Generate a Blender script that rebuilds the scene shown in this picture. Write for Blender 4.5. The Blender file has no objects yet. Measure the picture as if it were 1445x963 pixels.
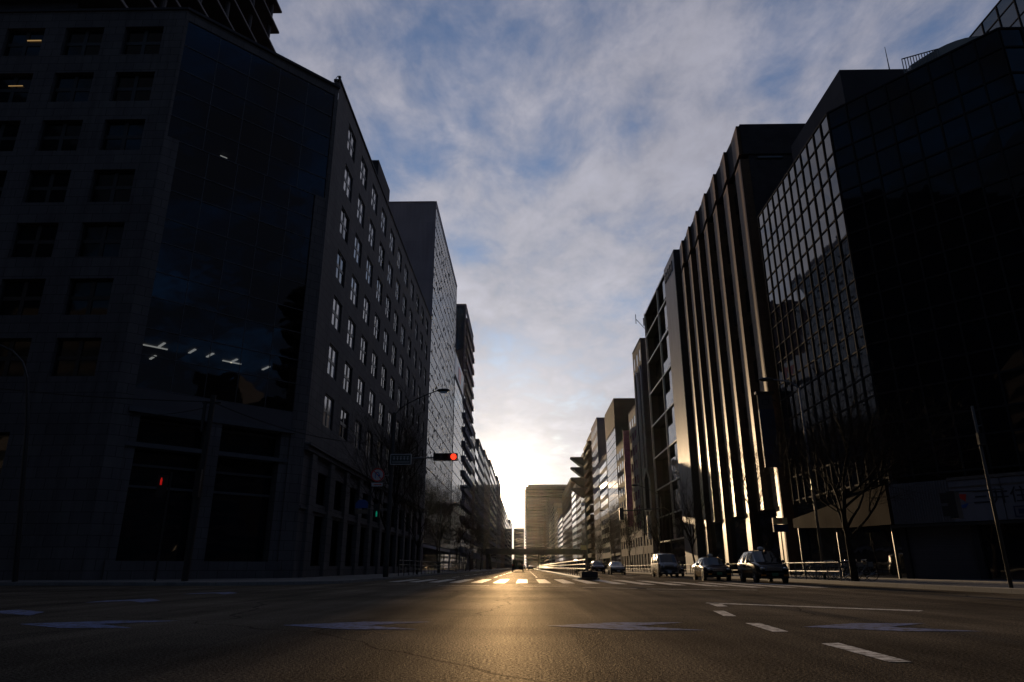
import bpy, math, random
from mathutils import Vector, Matrix
R = math.radians
random.seed(7)
S = bpy.context.scene
COL = S.collection

# ------------------------------------------------------------------ helpers
def tag(o, label=None, cat=None, group=None, kind=None):
    if label: o['label'] = label
    if cat: o['category'] = cat
    if group: o['group'] = group
    if kind: o['kind'] = kind
    return o

def empty(name, loc, rz=0.0, label=None, cat=None, group=None):
    o = bpy.data.objects.new(name, None)
    COL.objects.link(o)
    o.location = loc
    o.rotation_euler = (0, 0, rz)
    o.empty_display_size = 0.3
    return tag(o, label, cat, group)

def copy_tree(o, parent=None):
    c = o.copy()
    COL.objects.link(c)
    if parent is not None:
        c.parent = parent
    for ch in list(o.children):
        copy_tree(ch, c)
    return c

class MB:
    """collects faces; build() links them as ONE mesh object"""
    def __init__(s):
        s.v = []; s.f = []
    def face(s, pts):
        n = len(s.v)
        s.v += [tuple(p) for p in pts]
        s.f.append(tuple(range(n, n + len(pts))))
    def box(s, x0, x1, y0, y1, z0, z1):
        n = len(s.v)
        s.v += [(x0,y0,z0),(x1,y0,z0),(x1,y1,z0),(x0,y1,z0),(x0,y0,z1),(x1,y0,z1),(x1,y1,z1),(x0,y1,z1)]
        s.f += [tuple(n+i for i in q) for q in ((0,3,2,1),(4,5,6,7),(0,1,5,4),(1,2,6,5),(2,3,7,6),(3,0,4,7))]
    def frame_box(s, O, U, N, u0, u1, z0, z1, n0, n1):
        """box in a facade frame: u along, z up, n outward"""
        n = len(s.v)
        def P(u, z, d): return (O[0]+U[0]*u+N[0]*d, O[1]+U[1]*u+N[1]*d, z)
        s.v += [P(u0,z0,n0),P(u1,z0,n0),P(u1,z0,n1),P(u0,z0,n1),P(u0,z1,n0),P(u1,z1,n0),P(u1,z1,n1),P(u0,z1,n1)]
        s.f += [tuple(n+i for i in q) for q in ((0,3,2,1),(4,5,6,7),(0,1,5,4),(1,2,6,5),(2,3,7,6),(3,0,4,7))]
    def tube(s, p0, p1, r0, r1=None, n=8, cap=True):
        r1 = r0 if r1 is None else r1
        p0 = Vector(p0); p1 = Vector(p1)
        d = (p1-p0)
        if d.length < 1e-6: return
        d.normalize()
        a = d.orthogonal().normalized(); b = d.cross(a)
        k = len(s.v)
        for p, r in ((p0, r0), (p1, r1)):
            for i in range(n):
                t = 2*math.pi*i/n
                s.v.append(tuple(p + a*(r*math.cos(t)) + b*(r*math.sin(t))))
        for i in range(n):
            j = (i+1) % n
            s.f.append((k+i, k+j, k+n+j, k+n+i))
        if cap:
            s.f.append(tuple(k+i for i in reversed(range(n))))
            s.f.append(tuple(k+n+i for i in range(n)))
    def path(s, pts, r, n=8):
        for a, b in zip(pts[:-1], pts[1:]):
            s.tube(a, b, r, r, n)
    def prism(s, poly, z0, z1):
        n = len(s.v); m = len(poly)
        s.v += [(x,y,z0) for x,y in poly] + [(x,y,z1) for x,y in poly]
        s.f.append(tuple(n+i for i in reversed(range(m))))
        s.f.append(tuple(n+m+i for i in range(m)))
        for i in range(m):
            j = (i+1) % m
            s.f.append((n+i, n+j, n+m+j, n+m+i))
    def extrude_x(s, poly, x0, x1):      # poly in (y,z)
        n = len(s.v); m = len(poly)
        s.v += [(x0,y,z) for y,z in poly] + [(x1,y,z) for y,z in poly]
        s.f.append(tuple(n+i for i in reversed(range(m))))
        s.f.append(tuple(n+m+i for i in range(m)))
        for i in range(m):
            j = (i+1) % m
            s.f.append((n+i, n+j, n+m+j, n+m+i))
    def extrude_y(s, poly, y0, y1):      # poly in (x,z)
        n = len(s.v); m = len(poly)
        s.v += [(x,y0,z) for x,z in poly] + [(x,y1,z) for x,z in poly]
        s.f.append(tuple(n+i for i in reversed(range(m))))
        s.f.append(tuple(n+m+i for i in range(m)))
        for i in range(m):
            j = (i+1) % m
            s.f.append((n+i, n+j, n+m+j, n+m+i))
    def disc(s, c, axis, r, th, n=20):
        c = Vector(c); a = Vector(axis).normalized()
        s.tube(c - a*th/2, c + a*th/2, r, r, n)
    def ball(s, c, r, sx=1, sy=1, sz=1, n=10, m=6):
        k = len(s.v)
        for i in range(m+1):
            p = math.pi*i/m
            for j in range(n):
                t = 2*math.pi*j/n
                s.v.append((c[0]+r*sx*math.sin(p)*math.cos(t), c[1]+r*sy*math.sin(p)*math.sin(t), c[2]+r*sz*math.cos(p)))
        for i in range(m):
            for j in range(n):
                q = (j+1) % n
                s.f.append((k+i*n+j, k+(i+1)*n+j, k+(i+1)*n+q, k+i*n+q))
    def wall(s, O, U, N, us, zs, holes, depth):
        """wall sheet in a facade frame with recessed openings (reveals included)"""
        def P(u, z, d=0.0): return (O[0]+U[0]*u+N[0]*d, O[1]+U[1]*u+N[1]*d, z)
        for i in range(len(us)-1):
            for j in range(len(zs)-1):
                u0,u1,z0,z1 = us[i],us[i+1],zs[j],zs[j+1]
                if (i, j) in holes:
                    d = -depth
                    s.face([P(u0,z0),P(u0,z0,d),P(u0,z1,d),P(u0,z1)])
                    s.face([P(u1,z0),P(u1,z1),P(u1,z1,d),P(u1,z0,d)])
                    s.face([P(u0,z0),P(u1,z0),P(u1,z0,d),P(u0,z0,d)])
                    s.face([P(u0,z1),P(u0,z1,d),P(u1,z1,d),P(u1,z1)])
                else:
                    s.face([P(u0,z0),P(u1,z0),P(u1,z1),P(u0,z1)])
    def mesh(s, name, origin=(0,0,0), smooth=False):
        me = bpy.data.meshes.new(name)
        ox, oy, oz = origin
        me.from_pydata([(x-ox, y-oy, z-oz) for x,y,z in s.v], [], s.f)
        me.update()
        uv = me.uv_layers.new(name='UVMap')
        for p in me.polygons:
            n = p.normal
            if abs(n.z) > 0.7:
                for li in p.loop_indices:
                    c = me.vertices[me.loops[li].vertex_index].co
                    uv.data[li].uv = (c.x+ox, c.y+oy)
            else:
                h = math.hypot(n.x, n.y) or 1
                tx, ty = -n.y/h, n.x/h
                for li in p.loop_indices:
                    c = me.vertices[me.loops[li].vertex_index].co
                    uv.data[li].uv = ((c.x+ox)*tx+(c.y+oy)*ty, c.z+oz)
            p.use_smooth = smooth
        return me
    def build(s, name, m, parent=None, smooth=False, origin=None, world=True):
        """world=True: vertices are world coordinates, made local to the parent"""
        if origin is None:
            origin = (0,0,0)
            if parent is not None and world:
                origin = abs_loc(parent)
        o = bpy.data.objects.new(name, s.mesh(name, origin, smooth))
        if m is not None: o.data.materials.append(m)
        COL.objects.link(o)
        if parent is not None: o.parent = parent
        return o

def abs_loc(o):
    l = Vector((0,0,0))
    while o is not None:
        l = l + o.location
        o = o.parent
    return tuple(l)

def inst(name, me, parent, loc, rz=0.0, scale=None):
    o = bpy.data.objects.new(name, me)
    COL.objects.link(o)
    o.parent = parent
    o.location = loc
    o.rotation_euler = (0,0,rz)
    if scale: o.scale = scale
    return o

# ------------------------------------------------------------------ materials
def nodes(name):
    m = bpy.data.materials.new(name)
    m.use_nodes = True
    nt = m.node_tree
    return m, nt, nt.nodes['Principled BSDF']

def surf(name, color, rough=0.6, var=0.25, nscale=0.6, spec=0.5, metal=0.0, bump=0.0, bscale=30.0,
         brick=None, stain=0.0, obj_coords=False, rvar=0.1):
    """painted / stone / metal surface with two-scale procedural variation; brick=(w,h,mortar,darken)"""
    m, nt, b = nodes(name)
    L = nt.links
    tc = nt.nodes.new('ShaderNodeTexCoord')
    co = tc.outputs['Object'] if obj_coords else tc.outputs['UV']
    n1 = nt.nodes.new('ShaderNodeTexNoise'); n1.inputs['Scale'].default_value = nscale; n1.inputs['Detail'].default_value = 6
    L.new(co, n1.inputs['Vector'])
    mr = nt.nodes.new('ShaderNodeMapRange'); mr.inputs['From Min'].default_value = .3; mr.inputs['From Max'].default_value = .7
    mr.inputs['To Min'].default_value = 1-var; mr.inputs['To Max'].default_value = 1+var
    L.new(n1.outputs['Fac'], mr.inputs['Value'])
    mul = nt.nodes.new('ShaderNodeVectorMath'); mul.operation = 'SCALE'
    mul.inputs[0].default_value = color
    L.new(mr.outputs['Result'], mul.inputs['Scale'])
    out = mul.outputs['Vector']
    if stain > 0:
        n2 = nt.nodes.new('ShaderNodeTexNoise'); n2.inputs['Scale'].default_value = 1.0; n2.inputs['Detail'].default_value = 5
        mp = nt.nodes.new('ShaderNodeMapping'); mp.inputs['Scale'].default_value = (2.2, .12, 1)
        L.new(co, mp.inputs['Vector']); L.new(mp.outputs['Vector'], n2.inputs['Vector'])
        m2 = nt.nodes.new('ShaderNodeMapRange'); m2.inputs['From Min'].default_value = .45; m2.inputs['From Max'].default_value = .75
        m2.inputs['To Min'].default_value = 1; m2.inputs['To Max'].default_value = 1-stain
        L.new(n2.outputs['Fac'], m2.inputs['Value'])
        s2 = nt.nodes.new('ShaderNodeVectorMath'); s2.operation = 'SCALE'
        L.new(out, s2.inputs[0]); L.new(m2.outputs['Result'], s2.inputs['Scale'])
        out = s2.outputs['Vector']
    if brick:
        w, h, mo, dk = brick
        bt = nt.nodes.new('ShaderNodeTexBrick')
        bt.inputs['Scale'].default_value = 1.0
        bt.inputs['Brick Width'].default_value = w; bt.inputs['Row Height'].default_value = h
        bt.inputs['Mortar Size'].default_value = mo; bt.inputs['Mortar Smooth'].default_value = 0.1
        bt.inputs['Color1'].default_value = (1,1,1,1); bt.inputs['Color2'].default_value = (.84,.84,.86,1)
        bt.inputs['Mortar'].default_value = (dk,dk,dk,1)
        L.new(co, bt.inputs['Vector'])
        mx = nt.nodes.new('ShaderNodeVectorMath'); mx.operation = 'MULTIPLY'
        L.new(out, mx.inputs[0]); L.new(bt.outputs['Color'], mx.inputs[1])
        out = mx.outputs['Vector']
    L.new(out, b.inputs['Base Color'])
    b.inputs['Metallic'].default_value = metal
    b.inputs['Specular IOR Level'].default_value = spec
    rr = nt.nodes.new('ShaderNodeMapRange')
    rr.inputs['To Min'].default_value = max(.02, rough-rvar); rr.inputs['To Max'].default_value = min(1, rough+rvar)
    L.new(n1.outputs['Fac'], rr.inputs['Value']); L.new(rr.outputs['Result'], b.inputs['Roughness'])
    if bump > 0:
        n3 = nt.nodes.new('ShaderNodeTexNoise'); n3.inputs['Scale'].default_value = bscale; n3.inputs['Detail'].default_value = 4
        L.new(co, n3.inputs['Vector'])
        bp = nt.nodes.new('ShaderNodeBump'); bp.inputs['Strength'].default_value = bump; bp.inputs['Distance'].default_value = .02
        L.new(n3.outputs['Fac'], bp.inputs['Height']); L.new(bp.outputs['Normal'], b.inputs['Normal'])
    return m

def glass(name, tint=(.012,.015,.02), rough=0.03, spec=0.8, wav=0.02, wscale=.35, coat=0.0, metal=0.0, ior=1.5):
    """dark office glazing seen from outside: mirror-like, slightly wavy, blinds and rooms vary behind it"""
    m, nt, b = nodes(name)
    L = nt.links
    tc = nt.nodes.new('ShaderNodeTexCoord')
    n1 = nt.nodes.new('ShaderNodeTexNoise'); n1.inputs['Scale'].default_value = wscale; n1.inputs['Detail'].default_value = 2
    L.new(tc.outputs['UV'], n1.inputs['Vector'])
    bp = nt.nodes.new('ShaderNodeBump'); bp.inputs['Strength'].default_value = wav; bp.inputs['Distance'].default_value = 1.0
    L.new(n1.outputs['Fac'], bp.inputs['Height']); L.new(bp.outputs['Normal'], b.inputs['Normal'])
    v = nt.nodes.new('ShaderNodeTexNoise'); v.inputs['Scale'].default_value = .9
    L.new(tc.outputs['UV'], v.inputs['Vector'])
    mr = nt.nodes.new('ShaderNodeMapRange'); mr.inputs['To Min'].default_value = .5; mr.inputs['To Max'].default_value = 1.5
    L.new(v.outputs['Fac'], mr.inputs['Value'])
    sc = nt.nodes.new('ShaderNodeVectorMath'); sc.operation = 'SCALE'; sc.inputs[0].default_value = tint
    L.new(mr.outputs['Result'], sc.inputs['Scale']); L.new(sc.outputs['Vector'], b.inputs['Base Color'])
    b.inputs['Roughness'].default_value = rough
    b.inputs['Specular IOR Level'].default_value = spec
    b.inputs['IOR'].default_value = ior
    b.inputs['Metallic'].default_value = metal
    return m

def clear_glass(name, tint=(.25,.28,.32), ior=1.6):
    m = bpy.data.materials.new(name); m.use_nodes = True
    nt = m.node_tree; nt.nodes.clear(); L = nt.links
    o = nt.nodes.new('ShaderNodeOutputMaterial')
    mix = nt.nodes.new('ShaderNodeMixShader')
    t = nt.nodes.new('ShaderNodeBsdfTransparent'); t.inputs['Color'].default_value = (*tint,1)
    g = nt.nodes.new('ShaderNodeBsdfGlossy'); g.inputs['Roughness'].default_value = .02; g.inputs['Color'].default_value = (.8,.85,1,1)
    f = nt.nodes.new('ShaderNodeFresnel'); f.inputs['IOR'].default_value = ior
    tc = nt.nodes.new('ShaderNodeTexCoord')
    n1 = nt.nodes.new('ShaderNodeTexNoise'); n1.inputs['Scale'].default_value = .4
    L.new(tc.outputs['UV'], n1.inputs['Vector'])
    bp = nt.nodes.new('ShaderNodeBump'); bp.inputs['Strength'].default_value = .015; bp.inputs['Distance'].default_value = 1
    L.new(n1.outputs['Fac'], bp.inputs['Height']); L.new(bp.outputs['Normal'], g.inputs['Normal'])
    L.new(f.outputs['Fac'], mix.inputs['Fac']); L.new(t.outputs['BSDF'], mix.inputs[1]); L.new(g.outputs['BSDF'], mix.inputs[2])
    L.new(mix.outputs['Shader'], o.inputs['Surface'])
    return m

def emit(name, color, strength):
    m, nt, b = nodes(name)
    b.inputs['Base Color'].default_value = (*color,1)
    b.inputs['Emission Color'].default_value = (*color,1)
    b.inputs['Emission Strength'].default_value = strength
    return m

def asphalt_mat():
    m, nt, b = nodes('asphalt'); L = nt.links
    tc = nt.nodes.new('ShaderNodeTexCoord')
    def noise(scale, detail=4, rough=.5, vec=None):
        n = nt.nodes.new('ShaderNodeTexNoise'); n.inputs['Scale'].default_value = scale
        n.inputs['Detail'].default_value = detail; n.inputs['Roughness'].default_value = rough
        L.new(vec or tc.outputs['UV'], n.inputs['Vector']); return n
    big = noise(.22, 6); mid = noise(2.5, 5); fine = noise(38, 6, .75)
    mp = nt.nodes.new('ShaderNodeMapping'); mp.inputs['Scale'].default_value = (1.1,.05,1)
    L.new(tc.outputs['UV'], mp.inputs['Vector'])
    streak = noise(1.0, 5, .6, mp.outputs['Vector'])
    vor = nt.nodes.new('ShaderNodeTexVoronoi'); vor.inputs['Scale'].default_value = 75
    L.new(tc.outputs['UV'], vor.inputs['Vector'])
    def rng(src, a, c, lo, hi):
        r = nt.nodes.new('ShaderNodeMapRange'); r.inputs['From Min'].default_value = a; r.inputs['From Max'].default_value = c
        r.inputs['To Min'].default_value = lo; r.inputs['To Max'].default_value = hi
        L.new(src, r.inputs['Value']); return r.outputs['Result']
    def mul(a, c):
        q = nt.nodes.new('ShaderNodeMath'); q.operation = 'MULTIPLY'; L.new(a, q.inputs[0]); L.new(c, q.inputs[1]); return q.outputs['Value']
    k = mul(mul(rng(big.outputs['Fac'],.35,.65,.6,1.35), rng(streak.outputs['Fac'],.3,.7,.78,1.22)), mul(rng(fine.outputs['Fac'],.35,.65,.35,1.9), rng(mid.outputs['Fac'],.3,.7,.88,1.12)))
    # tar-filled cracks wandering over the junction
    wc = nt.nodes.new('ShaderNodeTexNoise'); wc.inputs['Scale'].default_value = .5; wc.inputs['Detail'].default_value = 4
    L.new(tc.outputs['UV'], wc.inputs['Vector'])
    ad = nt.nodes.new('ShaderNodeVectorMath'); ad.operation = 'ADD'
    L.new(tc.outputs['UV'], ad.inputs[0]); L.new(wc.outputs['Color'], ad.inputs[1])
    cv = nt.nodes.new('ShaderNodeTexVoronoi'); cv.feature = 'DISTANCE_TO_EDGE'; cv.inputs['Scale'].default_value = .13
    L.new(ad.outputs['Vector'], cv.inputs['Vector'])
    crack = rng(cv.outputs['Distance'], .0012, .0045, .55, 1.0)
    k = mul(k, crack)
    s = nt.nodes.new('ShaderNodeVectorMath'); s.operation = 'SCALE'; s.inputs[0].default_value = (.026,.0225,.019)
    L.new(k, s.inputs['Scale']); L.new(s.outputs['Vector'], b.inputs['Base Color'])
    b.inputs['Roughness'].default_value = .95
    b.inputs['Specular IOR Level'].default_value = 0.0
    add = nt.nodes.new('ShaderNodeMath'); add.operation = 'ADD'
    gl_ = nt.nodes.new('ShaderNodeBsdfGlossy'); gl_.inputs['Color'].default_value = (1,.86,.66,1)
    L.new(rng(streak.outputs['Fac'],.25,.75,.50,.62), gl_.inputs['Roughness'])
    ms_ = nt.nodes.new('ShaderNodeMixShader'); outn = nt.nodes['Material Output']
    fr_n = nt.nodes.new('ShaderNodeFresnel'); fr_n.inputs['IOR'].default_value = 1.22
    L.new(mul(mul(rng(fine.outputs['Fac'],.42,.74,.25,3.6), mul(crack, mul(rng(big.outputs['Fac'],.35,.65,.75,1.25), rng(streak.outputs['Fac'],.3,.7,.055,.135)))), fr_n.outputs['Fac']), ms_.inputs['Fac'])
    L.new(b.outputs['BSDF'], ms_.inputs[1]); L.new(gl_.outputs['BSDF'], ms_.inputs[2]); L.new(ms_.outputs['Shader'], outn.inputs['Surface'])
    L.new(vor.outputs['Distance'], add.inputs[0]); L.new(fine.outputs['Fac'], add.inputs[1])
    bp = nt.nodes.new('ShaderNodeBump'); bp.inputs['Strength'].default_value = .8; bp.inputs['Distance'].default_value = .012
    L.new(add.outputs['Value'], bp.inputs['Height']); L.new(bp.outputs['Normal'], b.inputs['Normal']); L.new(bp.outputs['Normal'], gl_.inputs['Normal'])
    return m

def paint_mat(name, col, wear=.56, gloss=.30):
    m, nt, b = nodes(name); L = nt.links
    tc = nt.nodes.new('ShaderNodeTexCoord')
    n = nt.nodes.new('ShaderNodeTexNoise'); n.inputs['Scale'].default_value = 7; n.inputs['Detail'].default_value = 10; n.inputs['Roughness'].default_value = .75
    L.new(tc.outputs['UV'], n.inputs['Vector'])
    r = nt.nodes.new('ShaderNodeMapRange'); r.inputs['From Min'].default_value = .41; r.inputs['From Max'].default_value = wear
    L.new(n.outputs['Fac'], r.inputs['Value'])
    mx = nt.nodes.new('ShaderNodeMix'); mx.data_type = 'RGBA'
    mx.inputs[6].default_value = (.07,.068,.065,1); mx.inputs[7].default_value = (*col,1)
    L.new(r.outputs['Result'], mx.inputs[0]); L.new(mx.outputs[2], b.inputs['Base Color'])
    b.inputs['Roughness'].default_value = .9; b.inputs['Specular IOR Level'].default_value = 0
    bp = nt.nodes.new('ShaderNodeBump'); bp.inputs['Strength'].default_value = .4; bp.inputs['Distance'].default_value = .005
    n2 = nt.nodes.new('ShaderNodeTexNoise'); n2.inputs['Scale'].default_value = 80
    L.new(tc.outputs['UV'], n2.inputs['Vector'])
    L.new(n2.outputs['Fac'], bp.inputs['Height']); L.new(bp.outputs['Normal'], b.inputs['Normal'])
    gl_ = nt.nodes.new('ShaderNodeBsdfGlossy'); gl_.inputs['Color'].default_value = (1,.9,.75,1); gl_.inputs['Roughness'].default_value = .5
    fr_n = nt.nodes.new('ShaderNodeFresnel'); fr_n.inputs['IOR'].default_value = 1.22
    mu_ = nt.nodes.new('ShaderNodeMath'); mu_.operation = 'MULTIPLY'; mu_.inputs[1].default_value = gloss
    L.new(fr_n.outputs['Fac'], mu_.inputs[0])
    ms_ = nt.nodes.new('ShaderNodeMixShader'); L.new(mu_.outputs[0], ms_.inputs['Fac'])
    L.new(b.outputs['BSDF'], ms_.inputs[1]); L.new(gl_.outputs['BSDF'], ms_.inputs[2]); L.new(ms_.outputs['Shader'], nt.nodes['Material Output'].inputs['Surface'])
    return m

M = {}
M['asphalt'] = asphalt_mat()
M['paint'] = paint_mat('white_road_paint', (.74,.73,.70))
M['blue_paint'] = paint_mat('blue_road_paint', (.17,.21,.38), gloss=.12)
M['paving'] = surf('paving', (.17,.16,.15), .75, .25, .8, brick=(.6,.3,.012,.55), bump=.2)
M['kerb'] = surf('kerb_stone', (.30,.29,.27), .7, .2, 1.2, brick=(1.0,.6,.01,.5))
M['stone'] = surf('grey_stone_cladding', (.165,.15,.147), .85, .16, .25, brick=(1.2,.62,.018,.42), stain=.25, bump=.05, spec=.15)
M['pale_stone'] = surf('pale_stone_band', (.13,.12,.125), .85, .12, .3, spec=.15)
M['light_panel'] = surf('light_metal_panel', (.46,.43,.46), .85, .1, .2, brick=(2.4,3.6,.012,.7), stain=.15, spec=.15)
M['granite'] = surf('brown_granite', (.15,.095,.06), .50, .22, 1.4, spec=.065, brick=(1.6,2.7,.015,.55), bump=.06, bscale=60, rvar=.06)
M['granite'].node_tree.nodes['Principled BSDF'].inputs['Specular Tint'].default_value = (1,.72,.5,1)
M['granite_dark'] = surf('dark_granite', (.06,.056,.06), .85, .2, .8, brick=(1.5,1.2,.012,.6), spec=.15)
M['dark_panel'] = surf('dark_grey_panel', (.07,.066,.071), .85, .15, .3, brick=(1.8,1.8,.012,.6), spec=.15)
M['grey_panel'] = surf('grey_panel', (.10,.095,.10), .85, .15, .3, brick=(2.0,3.3,.012,.65), stain=.2, spec=.15)
M['lilac_panel'] = surf('pale_lilac_panel', (.17,.16,.20), .85, .1, .2, brick=(2.2,3.3,.012,.75), spec=.15)
M['beige'] = surf('beige_tile', (.22,.175,.13), .85, .15, .4, brick=(.9,.45,.01,.7), stain=.3, spec=.15)
M['brown_tile'] = surf('brown_tile', (.11,.072,.052), .85, .18, .4, brick=(.9,.45,.012,.65), stain=.25, spec=.15)
M['white_tile'] = surf('white_tile', (.36,.345,.32), .85, .12, .3, brick=(.9,.45,.01,.8), stain=.3, spec=.15)
M['concrete'] = surf('weathered_concrete', (.16,.152,.145), .85, .2, .5, stain=.35, bump=.1, spec=.15)
M['roof'] = surf('grey_roof_coating', (.13,.13,.13), .8, .2, .5)
M['pole_paint'] = surf('dark_grey_pole_paint', (.07,.068,.066), .6, .15, 2, spec=.25)
M['black_metal'] = surf('black_metal', (.022,.022,.024), .42, .2, 2, metal=.0)
M['grey_metal'] = surf('weathered_galvanised_metal', (.20,.20,.20), .42, .15, 3, metal=.8)
M['white_metal'] = surf('white_painted_metal', (.62,.62,.6), .35, .1, 3)
M['mullion'] = surf('dark_mullion_metal', (.025,.025,.028), .75, .15, 2, spec=.15)
M['steel_mullion'] = surf('brushed_steel_mullion', (.42,.41,.4), .34, .12, 2, metal=.85)
M['bar_metal'] = surf('dull_grey_bar', (.10,.10,.11), .5, .15, 2)
M['window_frame'] = surf('dark_bronze_window_frame', (.03,.028,.027), .45, .15, 2)
M['blind_glass'] = glass('blind_backed_glass', (.36,.36,.38), .06, .6, .006, .8, ior=2.2)
M['glass'] = glass('office_window_glass')
M['grey_blind'] = glass('grey_blind_glass', (.13,.13,.14), .08, .5, .02, .8, ior=1.8)
M['curtain'] = glass('blue_grey_curtain_glass', (.012,.014,.02), .025, 1.0, .006, .22)
M['dark_curtain'] = glass('dimmed_curtain_glass', (.006,.006,.009), .03, .28, .006, .22)  # same curtain glass, darkened to put weaker sky reflection on chamfer and cross face
M['dim_glass'] = glass('dimmed_window_glass', (.010,.010,.010), .05, .25, .01, .5)  # darker copy of the office glass, front face's dull reflection set into it
M['silver'] = glass('silver_reflective_glass', (.16,.17,.18), .10, 1.0, .008, .5, metal=.6)
M['teal_glass'] = glass('blue_green_glass', (.02,.05,.06), .04, 1.0, .01, .3)
M['bright_glass'] = glass('pale_window_glass', (.06,.065,.07), .06, 1.0, .02, .6, metal=.2)
M['clear'] = clear_glass('office_clear_glass')
M['interior'] = surf('dark_office_interior', (.08,.078,.075), .8, .2, .3)
M['lamp'] = emit('fluorescent_tube', (1.0,.92,.78), .6)
M['lamp_warm'] = emit('warm_office_tube', (1.0,.6,.22), .28)
M['red_light'] = emit('red_signal_lens', (1.0,.035,.012), 2.2)
M['red_man'] = emit('red_pedestrian_lens', (1.0,.02,.015), .3)
M['green_man'] = emit('green_pedestrian_lens', (.02,.9,.5), .14)
M['bark'] = surf('dark_bark', (.035,.028,.022), .9, .35, 6, spec=.1, obj_coords=True, bump=.4, bscale=25)
M['twig'] = surf('twig_bark', (.028,.022,.017), .9, .3, 4, spec=.1, obj_coords=True)
M['rubber'] = surf('tyre_rubber', (.014,.014,.014), .8, .2, 8, obj_coords=True)
M['rim'] = surf('alloy_rim', (.45,.45,.46), .3, .1, 5, metal=.9, obj_coords=True)
M['car_black'] = surf('black_car_paint', (.008,.008,.010), .16, .1, 1, obj_coords=True, rvar=.05)
M['car_navy'] = surf('navy_car_paint', (.010,.013,.028), .16, .1, 1, obj_coords=True, rvar=.05)
M['car_silver'] = surf('silver_car_paint', (.28,.28,.29), .28, .08, 1, metal=.5, obj_coords=True, rvar=.05)
M['car_white'] = surf('pearl_white_car_paint', (.46,.45,.44), .2, .06, 1, obj_coords=True, rvar=.05)
M['car_grey'] = surf('grey_car_paint', (.07,.07,.075), .2, .06, 1, obj_coords=True, rvar=.05)
M['car_glass'] = glass('car_window_glass', (.008,.009,.010), .03, .7, .01, 1.0)
M['plastic'] = surf('black_plastic', (.015,.015,.016), .5, .2, 4, obj_coords=True)
M['headlight'] = surf('headlight_lens', (.5,.5,.5), .08, .1, 4, metal=.6, obj_coords=True, rvar=.03)
M['taillight'] = surf('tail_lamp_lens', (.35,.02,.015), .15, .1, 4, obj_coords=True)
M['amber'] = surf('amber_lens', (.6,.22,.03), .15, .1, 4, obj_coords=True)
M['plate'] = surf('number_plate', (.05,.18,.10), .4, .1, 4, obj_coords=True)
M['plate_white'] = surf('white_number_plate', (.6,.6,.58), .4, .1, 4, obj_coords=True)
M['sign_white'] = surf('white_sign_face', (.62,.62,.62), .4, .08, 2)
M['sign_red'] = surf('red_sign_paint', (.62,.04,.03), .4, .08, 2)
M['sign_blue'] = surf('blue_sign_paint', (.03,.09,.33), .4, .08, 2)
M['sign_navy'] = surf('navy_sign_paint', (.012,.03,.09), .4, .08, 2)
M['sign_green'] = surf('green_sign_paint', (.05,.075,.065), .4, .08, 2)
M['sign_yellow'] = surf('yellow_reflective_sign', (.75,.62,.28), .4, .08, 2)
M['bank_panel'] = surf('grey_white_fascia_panel', (.20,.20,.23), .5, .1, .4, stain=.15)
M['ribbed'] = surf('ribbed_grey_cladding', (.15,.15,.165), .5, .1, .4)
M['brown_panel'] = surf('tan_fascia_panel', (.048,.03,.018), .9, .15, .4, spec=.08, brick=(1.35,9,.03,.25))
M['shutter'] = surf('grey_roller_shutter', (.10,.10,.115), .5, .1, .4, brick=(40,.09,.012,.6))
M['pink'] = surf('purple_pink_sign_sheet', (.36,.12,.26), .5, .35, 1.2)
M['shop_dark'] = surf('near_black_finish', (.03,.028,.026), .6, .3, .5)  # even near-black for soffit, unlit lenses and a sign face
M['ink'] = surf('dark_lettering', (.012,.014,.03), .5, .1, 3)
M['dome_panel'] = surf('brushed_roof_housing', (.32,.29,.24), .42, .15, .5)

# ------------------------------------------------------------------ camera
cam = bpy.data.cameras.new('Camera'); co = bpy.data.objects.new('Camera', cam); COL.objects.link(co)
cam.sensor_width = 36.0; cam.lens = 963.0/1445.0*36.0
co.location = (0, 0, .8)
co.rotation_euler = (R(90+18.3546), 0, R(1.101))
cam.clip_start = .05; cam.clip_end = 6000
S.camera = co

# ------------------------------------------------------------------ sky and sun
SUN_AZ = R(-1.83); SUN_EL = R(6.14)          # azimuth from +Y, negative to the left
sd = Vector((math.sin(SUN_AZ)*math.cos(SUN_EL), math.cos(SUN_AZ)*math.cos(SUN_EL), math.sin(SUN_EL)))
sl = bpy.data.lights.new('Sun', 'SUN'); so = bpy.data.objects.new('Sun', sl); COL.objects.link(so)
sl.energy = 5.0; sl.angle = R(.53); sl.color = (1.0, .70, .40)
so.rotation_euler = (-sd).to_track_quat('-Z', 'Y').to_euler()

W = bpy.data.worlds.new('World'); S.world = W; W.use_nodes = True
nt = W.node_tree; L = nt.links; nt.nodes.clear()
out = nt.nodes.new('ShaderNodeOutputWorld')
sky = nt.nodes.new('ShaderNodeTexSky'); sky.sky_type = 'NISHITA'; sky.sun_disc = False
sky.sun_elevation = SUN_EL; sky.sun_rotation = SUN_AZ
sky.air_density = 1.0; sky.dust_density = .8; sky.ozone_density = 4.5
bg_sky = nt.nodes.new('ShaderNodeBackground'); bg_sky.inputs['Strength'].default_value = .15
L.new(sky.outputs['Color'], bg_sky.inputs['Color'])
tc = nt.nodes.new('ShaderNodeTexCoord')
sep = nt.nodes.new('ShaderNodeSeparateXYZ'); L.new(tc.outputs['Generated'], sep.inputs[0])
def math_node(op, a, b=None, c=None, clamp=False):
    n = nt.nodes.new('ShaderNodeMath'); n.operation = op; n.use_clamp = clamp
    for i, v in enumerate((a, b, c)):
        if v is None: continue
        if isinstance(v, (int, float)): n.inputs[i].default_value = v
        else: L.new(v, n.inputs[i])
    return n.outputs[0]
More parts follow.
